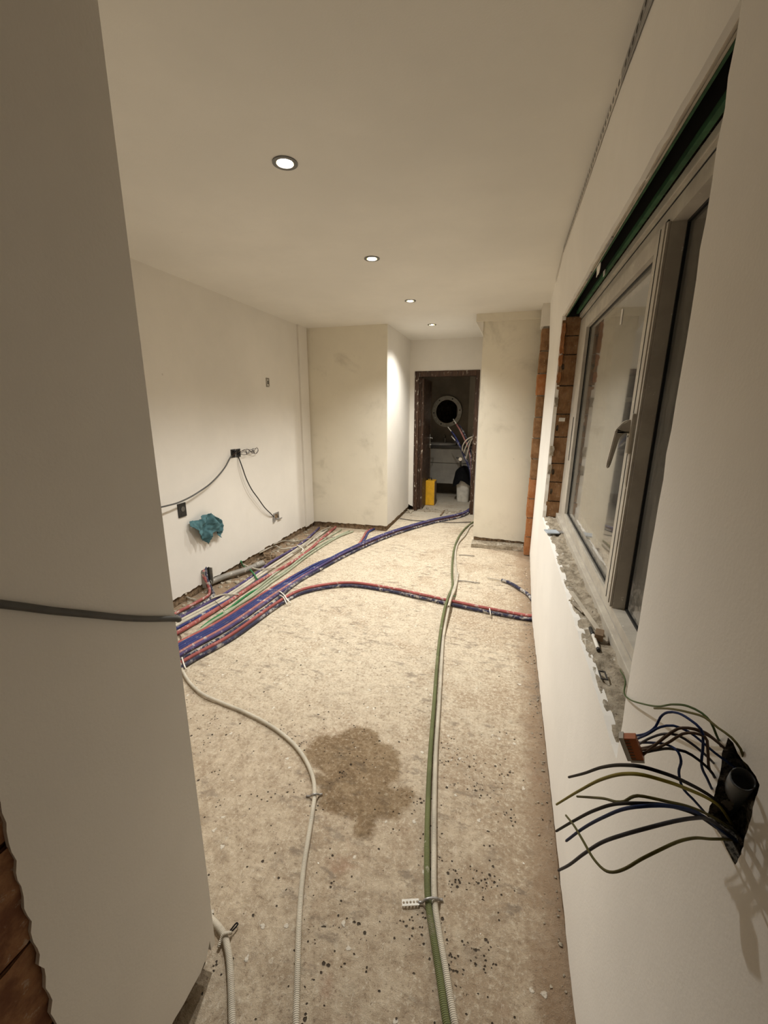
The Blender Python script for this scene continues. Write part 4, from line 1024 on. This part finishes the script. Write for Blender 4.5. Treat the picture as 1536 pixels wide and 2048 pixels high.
# debris along the walls
tag(link('rubble', chunks(190, lambda r: (XL + 0.015 + 0.16 * r.random() ** 1.6, r.uniform(2.2, 4.95), -0.012), 0.006, 0.030, 62, 0.6), 'sill'), 'brown rubble and plaster lumps along the foot of the left wall', 'rubble', None, 'stuff')
tag(link('rubble', chunks(26, lambda r: (XL + 0.04 + 0.16 * r.random(), r.gauss(3.62, 0.13), 0.004), 0.012, 0.045, 63, 0.7), 'base'), 'heap of dark soil where the left wall is broken open behind the pipe', 'rubble', None, 'stuff')
tag(link('plaster_crumbs', chunks(230, lambda r: (0.246 - 0.05 * r.random() ** 2, 0.9 + 3.3 * r.random(), -0.002), 0.0015, 0.0065, 64), 'sill'), 'pale plaster crumbs along the foot of the right wall', 'rubble', None, 'stuff')
tag(link('rubble', chunks(40, lambda r: (r.gauss(-1.345, 0.03), 6.15 + r.uniform(-0.10, 0.08), 0.0), 0.006, 0.028, 65, 0.8), 'sill'), 'broken plaster lumps at the left foot of the door frame', 'rubble', None, 'stuff')
tag(link('rubble', chunks(70, lambda r: (r.uniform(-1.2, -0.5), r.gauss(6.32, 0.07), 0.0), 0.004, 0.022, 66, 0.6), 'sill'), 'grey rubble strewn across the bathroom threshold', 'rubble', None, 'stuff')
tag(link('plaster_chips', chunks(160, lambda r: (r.uniform(-1.7, 0.2), 0.7 + 3.6 * r.random(), -0.005), 0.0008, 0.0042, 67, 0.35), 'paper'), 'white plaster chips scattered over the screed floor', 'rubble', None, 'stuff')
tag(link('wood_sliver', along((-0.8674,6.0038,0.008), (-0.8567,6.3369,0.008), 0.02, 0.012), 'raw_wood'), 'small brown wood sliver on the floor before the bathroom door', 'wood')

# ================================================================== the wires at the broken-out box
hx = 0.285
gb = empty('conduit_elbow', (0.3,0.5382,1.009))
tag(gb, 'grey plastic conduit mouth inside the broken-out hole in the right wall', 'pipe')
ep = [Vector(p) - gb.location for p in [(0.3,0.5366,0.9952),(0.294,0.5287,1.0318),(0.282,0.5024,1.0749),(0.272,0.4787,1.1068)]]
link('conduit_mouth', tube_mesh(ep, 0.0115, 0.006, 18, hollow=0.88), 'elbow', gb)
tag(link('mortar_fill', rough_box((0.292, 0.36, 0.97), (0.33, 0.57, 1.23), 0.010, 14, 9), 'hole', wr), None)

G_W = 'loose single wires sticking out of the right wall'
def bare(name, pts, mat, label, r=0.0016, tip=True):
    o = empty(name, pts[0]); tag(o, label, 'wire', G_W)
    P = [Vector(p) - o.location for p in pts]
    link('insulation', tube_mesh(P, r, 0.006, 8), mat, o)
    if tip:
        d = (P[-1] - P[-2]).normalized()
        link('copper_tip', tube_mesh([P[-1] - d * 0.001, P[-1] + d * 0.006], r * 0.55, 0.003, 6), 'copper', o)
    return o
bare('electric_wire', [(0.29,0.5136,1.0178),(0.262,0.4836,1.0613),(0.225,0.4373,1.1128),(0.18,0.3865,1.1664),(0.15,0.3594,1.1949),(0.132,0.3576,1.1987),(0.124,0.3822,1.1758),(0.12,0.4286,1.1285),(0.118,0.4877,1.0634),(0.117,0.5643,0.9825)], 'w_black', 'thick black wire, uppermost of the loose wires with its own free end')
bare('electric_wire', [(0.29,0.5086,1.0145),(0.258,0.4781,1.0639),(0.222,0.4328,1.1129),(0.18,0.3845,1.1618),(0.15,0.357,1.1896),(0.132,0.3549,1.193),(0.124,0.3751,1.1726),(0.118,0.4159,1.1251),(0.114,0.4812,1.0431),(0.112,0.6024,0.8918)], 'w_yellow', 'yellow wire curving out below the uppermost black one')
bare('electric_wire', [(0.288,0.4949,1.0187),(0.24,0.4505,1.0744),(0.185,0.3894,1.1388),(0.155,0.3622,1.1644),(0.14,0.3566,1.1698),(0.133,0.3625,1.1636),(0.13,0.3697,1.1531),(0.128,0.3763,1.1413),(0.125,0.3857,1.1299),(0.122,0.4111,1.106),(0.12,0.4565,1.0599),(0.119,0.5131,1.002)], 'w_olive', 'wavy green-yellow wire ending between the yellow and the second black wire', 0.00135, False)
bare('electric_wire', [(0.288,0.4867,1.0153),(0.248,0.4567,1.056),(0.208,0.4135,1.1073),(0.175,0.3795,1.1438),(0.148,0.3577,1.1638),(0.132,0.3602,1.1574),(0.122,0.3832,1.1287),(0.115,0.415,1.0849),(0.111,0.4778,0.9992),(0.109,0.5654,0.8806)], 'w_black', 'black wire running just above the blue one with bare tip')
bare('electric_wire', [(0.288,0.4833,1.0151),(0.25,0.455,1.0565),(0.212,0.4169,1.1057),(0.172,0.3708,1.153),(0.146,0.3525,1.1676),(0.132,0.3501,1.1649),(0.124,0.3651,1.1431),(0.117,0.3906,1.1036),(0.113,0.4367,1.0364),(0.11,0.4999,0.9407)], 'w_blue', 'blue wire with cut end among the lower loose wires')
bare('electric_wire', [(0.29,0.4895,1.0105),(0.256,0.4611,1.0515),(0.22,0.4242,1.0963),(0.19,0.3864,1.1303),(0.165,0.3658,1.1416),(0.145,0.359,1.1361),(0.13,0.3727,1.1066),(0.12,0.3938,1.069),(0.113,0.423,1.0157),(0.11,0.4675,0.9415),(0.109,0.5194,0.8639)], 'w_grey', 'grey wire sweeping down lowest on the left towards the floor', 0.0017, False)
bare('electric_wire', [(0.288,0.492,1.0112),(0.255,0.4537,1.0476),(0.225,0.4221,1.0753),(0.19,0.3821,1.1118),(0.168,0.3607,1.1252),(0.15,0.3473,1.126),(0.138,0.3474,1.1116),(0.13,0.3534,1.0907),(0.124,0.3656,1.0677),(0.12,0.3776,1.0538),(0.115,0.3968,1.0419),(0.111,0.4277,1.0273),(0.109,0.466,1.0039),(0.108,0.5108,0.9699)], 'w_olive', 'olive wire drooping in a loop under the others and turning back up', 0.00135, False)
# orange connector and its leads
con = empty('wire_connector', (0.17,0.5077,1.0981)); tag(con, 'orange push-in wire connector with pale clear cap on the upper leads', 'connector')
def plug():
    # long axis runs down, the leads enter from the right-hand side
    return Matrix.Rotation(math.radians(-24), 4, 'Y') @ Matrix.Rotation(math.radians(-14), 4, 'Z') @ Matrix.Scale(0.88, 4)
R0 = plug()
def cpart(name, lo, hi, mat, bev=0.0006, parent=con):
    bm = bmesh.new(); box(bm, lo, hi, bev); bmesh.ops.transform(bm, matrix=R0, verts=bm.verts[:]); return link(name, bm, mat, parent)
cpart('housing', (-0.004, -0.0055, -0.0175), (0.011, 0.0055, 0.0175), 'orange')
cpart('clear_cap', (-0.010, -0.0065, -0.0190), (-0.004, 0.0065, 0.0190), 'clear_plastic')
cpart('clear_base', (-0.006, -0.0068, -0.0212), (0.011, 0.0068, -0.0176), 'clear_plastic')
for k in range(7):
    z = -0.0145 + k * 0.0048
    cpart('contact_slot', (-0.0042, -0.0062, z - 0.0009), (0.002, -0.0050, z + 0.0009), 'raw_wood', 0.0)
G_L = 'leads plugged into the orange connector'
def lead(pts, mat, label, r=0.0014):
    tube('connector_lead', pts, r, mat, label, 'wire', G_L, step=0.006, seg=8)
lead([(0.184,0.5441,1.0859),(0.19,0.523,1.1094),(0.195,0.5145,1.1273),(0.198,0.5145,1.1405),(0.2,0.5028,1.1571),(0.205,0.4899,1.1672),(0.21,0.4731,1.1729),(0.216,0.4606,1.1723),(0.222,0.464,1.1523),(0.228,0.4712,1.1205),(0.245,0.4881,1.0889),(0.29,0.5544,1.0106)], 'w_blue', 'blue lead arching highest over the connector and dropping past the others')
lead([(0.184,0.5373,1.0864),(0.188,0.5129,1.1163),(0.195,0.5023,1.1362),(0.205,0.4948,1.1466),(0.218,0.4893,1.1462),(0.23,0.4874,1.1389),(0.248,0.491,1.1235),(0.268,0.4957,1.1084),(0.292,0.507,1.0877)], 'w_blue', 'blue lead with low arch running straight into the top of the hole')
lead([(0.184,0.5308,1.087),(0.19,0.5016,1.1137),(0.196,0.4785,1.1322),(0.2,0.4621,1.1389),(0.204,0.4615,1.129),(0.208,0.4704,1.106),(0.216,0.4743,1.0841),(0.235,0.4851,1.0599),(0.262,0.5138,1.0199),(0.288,0.5526,0.9759)], 'w_blue', 'blue lead hanging in an s-curve in front of the yellow wire')
lead([(0.184,0.5253,1.0895),(0.188,0.5028,1.1196),(0.195,0.488,1.1388),(0.204,0.4782,1.1472),(0.216,0.4739,1.1432),(0.232,0.4808,1.1285),(0.29,0.5611,1.0485)], 'w_grey', 'grey lead from connector running down to the left edge of hole')
lead([(0.184,0.5199,1.0877),(0.19,0.4966,1.1149),(0.197,0.4855,1.1404),(0.206,0.4794,1.1564),(0.216,0.4735,1.1617),(0.23,0.4753,1.156),(0.246,0.4857,1.1414),(0.29,0.5505,1.0831)], 'w_brown', 'brown lead with the highest arch of the brown ones', 0.0015)
lead([(0.184,0.5155,1.0894),(0.19,0.4842,1.1228),(0.196,0.4733,1.1417),(0.204,0.4692,1.1567),(0.212,0.4633,1.1645),(0.22,0.4594,1.1651),(0.228,0.4654,1.145),(0.236,0.4746,1.1195),(0.29,0.5632,1.0325)], 'w_brown', 'brown lead turning down sharply to the left side of hole', 0.0015)
lead([(0.184,0.5096,1.0902),(0.19,0.4904,1.1132),(0.196,0.4702,1.1346),(0.206,0.4604,1.1419),(0.22,0.4647,1.1322),(0.24,0.4795,1.11),(0.29,0.5574,1.0287)], 'w_black', 'dark lead at the bottom of the connector', 0.0015)
lead([(0.184,0.5085,1.088),(0.188,0.491,1.1183),(0.196,0.4827,1.1415),(0.203,0.4786,1.1554),(0.21,0.4728,1.1627),(0.222,0.4714,1.1629),(0.24,0.4803,1.1484),(0.292,0.5638,1.074)], 'w_brown', 'brown lead crossing over the grey one', 0.0015)
# green wires from the window jamb to the hole
tube('earth_wire', [(0.3,1.0419,0.8838),(0.275,0.9098,0.9357),(0.262,0.8639,0.9385),(0.258,0.8183,0.957),(0.25,0.7197,1.0172),(0.242,0.6402,1.0709),(0.236,0.5804,1.1176),(0.238,0.5458,1.141),(0.245,0.528,1.1467),(0.25,0.5162,1.1448),(0.256,0.5133,1.1323),(0.292,0.5645,1.0757)], 0.0014, 'w_green', 'green wire coming round the window edge to the hole, upper one', 'wire', 'green wires between the window and the hole', step=0.008, seg=8)
tube('earth_wire', [(0.24,0.6491,1.0604),(0.236,0.5865,1.1061),(0.238,0.543,1.1346),(0.244,0.5176,1.1484),(0.25,0.4995,1.1503),(0.256,0.4838,1.1522),(0.262,0.4762,1.146),(0.27,0.4787,1.1286),(0.292,0.5011,1.0976)], 0.0014, 'w_olive', 'green-yellow wire ending beside the upper green one above the blue leads', 'wire', 'green wires between the window and the hole', step=0.008, seg=8)

# ================================================================== bathroom things
v = empty('vanity_unit', (-1.15, 7.50, 0.23)); tag(v, 'pale bathroom vanity unit with two drawers and dark top behind the door', 'cabinet')
def vp(name, lo, hi, mat, bev=0.003, parent=v):
    bm = bmesh.new(); box(bm, Vector(lo) - v.location, Vector(hi) - v.location, bev); return link(name, bm, mat, parent)
vp('body', (-1.75, 7.52, 0.23), (-0.455, 7.90, 0.85), 'vanity')
vp('drawer', (-1.75, 7.50, 0.60), (-0.46, 7.52, 0.84), 'vanity')
vp('drawer', (-1.75, 7.50, 0.23), (-0.46, 7.52, 0.585), 'vanity')
vp('countertop', (-1.77, 7.47, 0.855), (-0.452, 7.90, 0.90), 'vanity_top')
b_ = slab(circle2(-1.15, 7.70, 0.27, 28, 0.16), [circle2(-1.15, 7.70, 0.25, 28, 0.14)], lambda a, b, d: (a, b, 0.93 - d), 0.03)
bmesh.ops.translate(b_, vec=-v.location, verts=b_.verts[:]); link('basin', b_, 'basin', v)
link('tap', tube_mesh([Vector(p) - v.location for p in ((-1.10, 7.88, 0.90), (-1.10, 7.88, 1.02), (-1.10, 7.85, 1.06), (-1.10, 7.78, 1.06), (-1.10, 7.76, 1.03))], 0.012, 0.02, 8), 'chrome', v)
mi = empty('round_mirror', (-1.085, 7.93, 1.475), (0, 0, math.radians(-7))); tag(mi, 'round wall mirror with pale ring of small bulbs in the bathroom', 'mirror')
link('ring_frame', slab(circle2(0, 0, 0.275, 40), [circle2(0, 0, 0.205, 40)], lambda a, b, d: (a, -0.03 + d, b), 0.03), 'white_plastic', mi)
bm = bmesh.new(); disc(bm, (0, -0.012, 0), 0.212, 'Y', 40, 0.006); link('mirror_glass', bm, 'mirror', mi)
for k in range(18):
    a = 2 * PI * k / 18 + 0.1
    bm = bmesh.new(); bmesh.ops.create_uvsphere(bm, u_segments=8, v_segments=6, radius=0.012, matrix=Matrix.Translation((0.24 * math.cos(a), -0.032, 0.24 * math.sin(a))))
    link('bulb', bm, 'bulb' if k % 3 else 'black_plastic', mi, True)
yb = empty('yellow_crate', (-1.15, 6.78, 0)); tag(yb, 'upright yellow case standing on the bathroom floor behind the door leaf', 'case')
link('case_body', boxes(((-0.085, -0.10, 0.0), (0.072, 0.10, 0.395)), bev=0.006), 'yellow_box', yb)
link('side_panel', boxes(((0.070, -0.085, 0.015), (0.078, 0.088, 0.38)), bev=0.002), 'raw_wood', yb)
link('carry_handle', tube_mesh([(-0.06, 0, 0.39), (-0.055, 0, 0.425), (0.0, 0, 0.43), (0.01, 0, 0.39)], 0.008, 0.01, 6), 'black_plastic', yb)
bk = empty('waste_bin', (-0.665, 7.16, 0)); tag(bk, 'white plastic bin half covered by black cloth in the bathroom', 'bin')
def bin_mesh(h0, h1, r0, r1, seg=24):
    bm = bmesh.new()
    def loop(h, r): return [bm.verts.new((r * 1.0 * (abs(math.cos(a)) ** 0.55) * math.copysign(1, math.cos(a)), r * 0.85 * (abs(math.sin(a)) ** 0.55) * math.copysign(1, math.sin(a)), h)) for a in [2 * PI * k / seg + 0.13 for k in range(seg)]]
    L = [loop(h0, r0), loop((h0 + h1) / 2, (r0 + r1) / 2), loop(h1 - 0.02, r1), loop(h1 - 0.02, r1 + 0.008), loop(h1, r1 + 0.008), loop(h1, r1 - 0.004), loop(h0 + 0.02, r0 - 0.006)]
    for a, b in zip(L, L[1:]):
        for k in range(seg): bm.faces.new((a[k], a[(k + 1) % seg], b[(k + 1) % seg], b[k]))
    bm.faces.new(list(reversed(L[0]))); bm.faces.new(L[-1])
    bmesh.ops.recalc_face_normals(bm, faces=bm.faces[:])
    return bm
link('bin_body', bin_mesh(0, 0.40, 0.098, 0.122), 'white_plastic', bk)
def bag():
    vs, fs = [], []; n, m = 36, 12
    for j in range(m + 1):
        t = j / m
        for k in range(n):
            a = 2 * PI * k / n
            fold = 1 + 0.07 * math.sin(a * 7 + 1) * t + 0.05 * noise.noise(Vector((math.cos(a) * 2, math.sin(a) * 2, t * 3)))
            if t < 0.3: r = 0.02 + 0.12 * (t / 0.3) ** 0.6
            else: r = 0.14 + 0.045 * (t - 0.3) / 0.7
            z = 0.60 - 0.27 * t + (0.045 * math.sin(a * 3 + 0.6) * t) - (0.05 * t if math.cos(a) < -0.3 else 0)
            vs.append((r * fold * math.cos(a), r * 0.92 * fold * math.sin(a), z))
    for j in range(m):
        for k in range(n):
            fs.append((j * n + k, j * n + (k + 1) % n, (j + 1) * n + (k + 1) % n, (j + 1) * n + k))
    fs.append(tuple(range(n)))
    me = bpy.data.meshes.new('cloth'); me.from_pydata(vs, [], fs)
    bm = bmesh.new(); bm.from_mesh(me); bmesh.ops.recalc_face_normals(bm, faces=bm.faces[:]); bmesh.ops.translate(bm, vec=(-0.665, 7.16, 0), verts=bm.verts[:])
    return bm
tag(link('black_jacket', bag(), 'black_cloth', None, True), 'black cloth draped over the top of the white bin', 'cloth')
tp = empty('metal_fitting', (-0.7151,7,0.7272)); tag(tp, 'shiny metal fitting catching the light above the black cloth', 'fitting')
bm = bmesh.new(); disc(bm, (0, 0, 0), 0.030, 'Y', 8, 0.05); link('body', bm, 'chrome', tp)
link('side_spout', tube_mesh([(-0.01, 0, 0.01), (-0.055, 0, 0.018), (-0.07, 0, 0.016)], 0.012, 0.01, 8), 'black_plastic', tp)
link('stalk', tube_mesh([(0, 0.02, -0.02), (0.0, 0.06, -0.10), (0.0, 0.10, -0.14)], 0.014, 0.02, 8), 'bezel', tp)
# conduits rising behind the frame with pale tips
def riser(pts, r, mat, tipmat, label):
    o = empty('rising_conduit', pts[0]); tag(o, label, 'conduit', 'conduit ends rising behind the bathroom door frame')
    P = [Vector(p) - o.location for p in pts]
    link('sleeve', tube_mesh(P, r, 0.03, 8), mat, o)
    if tipmat:
        d = P[-1] - P[-2]; d.normalize()
        link('pale_tip', tube_mesh([P[-1], P[-1] + d * 0.10, P[-1] + d * tipmat], r * 0.62, 0.02, 8), 'paper', o)
root = (-0.47, 6.52, 0.03)
riser([root] + [(-0.5142,6.55,0.5879),(-0.5659,6.6,0.7075),(-0.6396,6.65,0.8348),(-0.7229,6.7,1.0061),(-0.8049,6.75,1.1294),(-0.8507,6.78,1.177)], R, 'blue', 0.10, 'blue conduit with long pale tip reaching furthest left in the bathroom')
riser([root] + [(-0.5238,6.55,0.6442),(-0.5825,6.6,0.7637),(-0.6558,6.65,0.8841),(-0.7294,6.7,0.9918),(-0.7764,6.72,1.0392)], R, 'navy', 0.07, 'dark conduit with short pale tip below the blue one in the bathroom')
riser([root] + [(-0.5124,6.55,0.7573),(-0.5547,6.6,0.9192),(-0.6362,6.65,1.0815),(-0.7097,6.7,1.2036),(-0.7755,6.75,1.2921)], R * 1.1, 'pink', 0.06, 'pink conduit with pale tip rising nearest the mirror')
riser([root] + [(-0.5096,6.55,0.7854),(-0.538,6.6,0.9196),(-0.6098,6.66,1.0953),(-0.6842,6.72,1.217),(-0.7334,6.76,1.2782)], R, 'navy', 0, 'dark conduit standing behind the pink one by the mirror')
G_F = 'white flexes arching behind the door frame'
for pts, lab in (([(-0.6509,6.6,0.8887),(-0.6426,6.55,0.977),(-0.5931,6.5,1.0573),(-0.5232,6.45,1.1092),(-0.4271,6.4,1.1298),(-0.3651,6.38,1.1028)], 'outermost white flex arching behind the right door jamb'),
                 ([(-0.629,6.6,0.8682),(-0.5936,6.55,0.9642),(-0.5454,6.5,1.0582),(-0.483,6.45,1.1099),(-0.4136,6.4,1.1247),(-0.3644,6.38,1.0896)], 'middle white flex arching behind the right door jamb'),
                 ([(-0.5873,6.6,0.7777),(-0.563,6.55,0.8955),(-0.5337,6.5,1.0107),(-0.5018,6.45,1.0826),(-0.4534,6.41,1.1128),(-0.3848,6.38,1.1025)], 'innermost white flex arching behind the right door jamb')):
    tube('white_flex', [pts[0][:2] + (pts[0][2] - 0.25,)] + pts if False else pts, 0.0105, 'white', lab, 'cable', G_F)
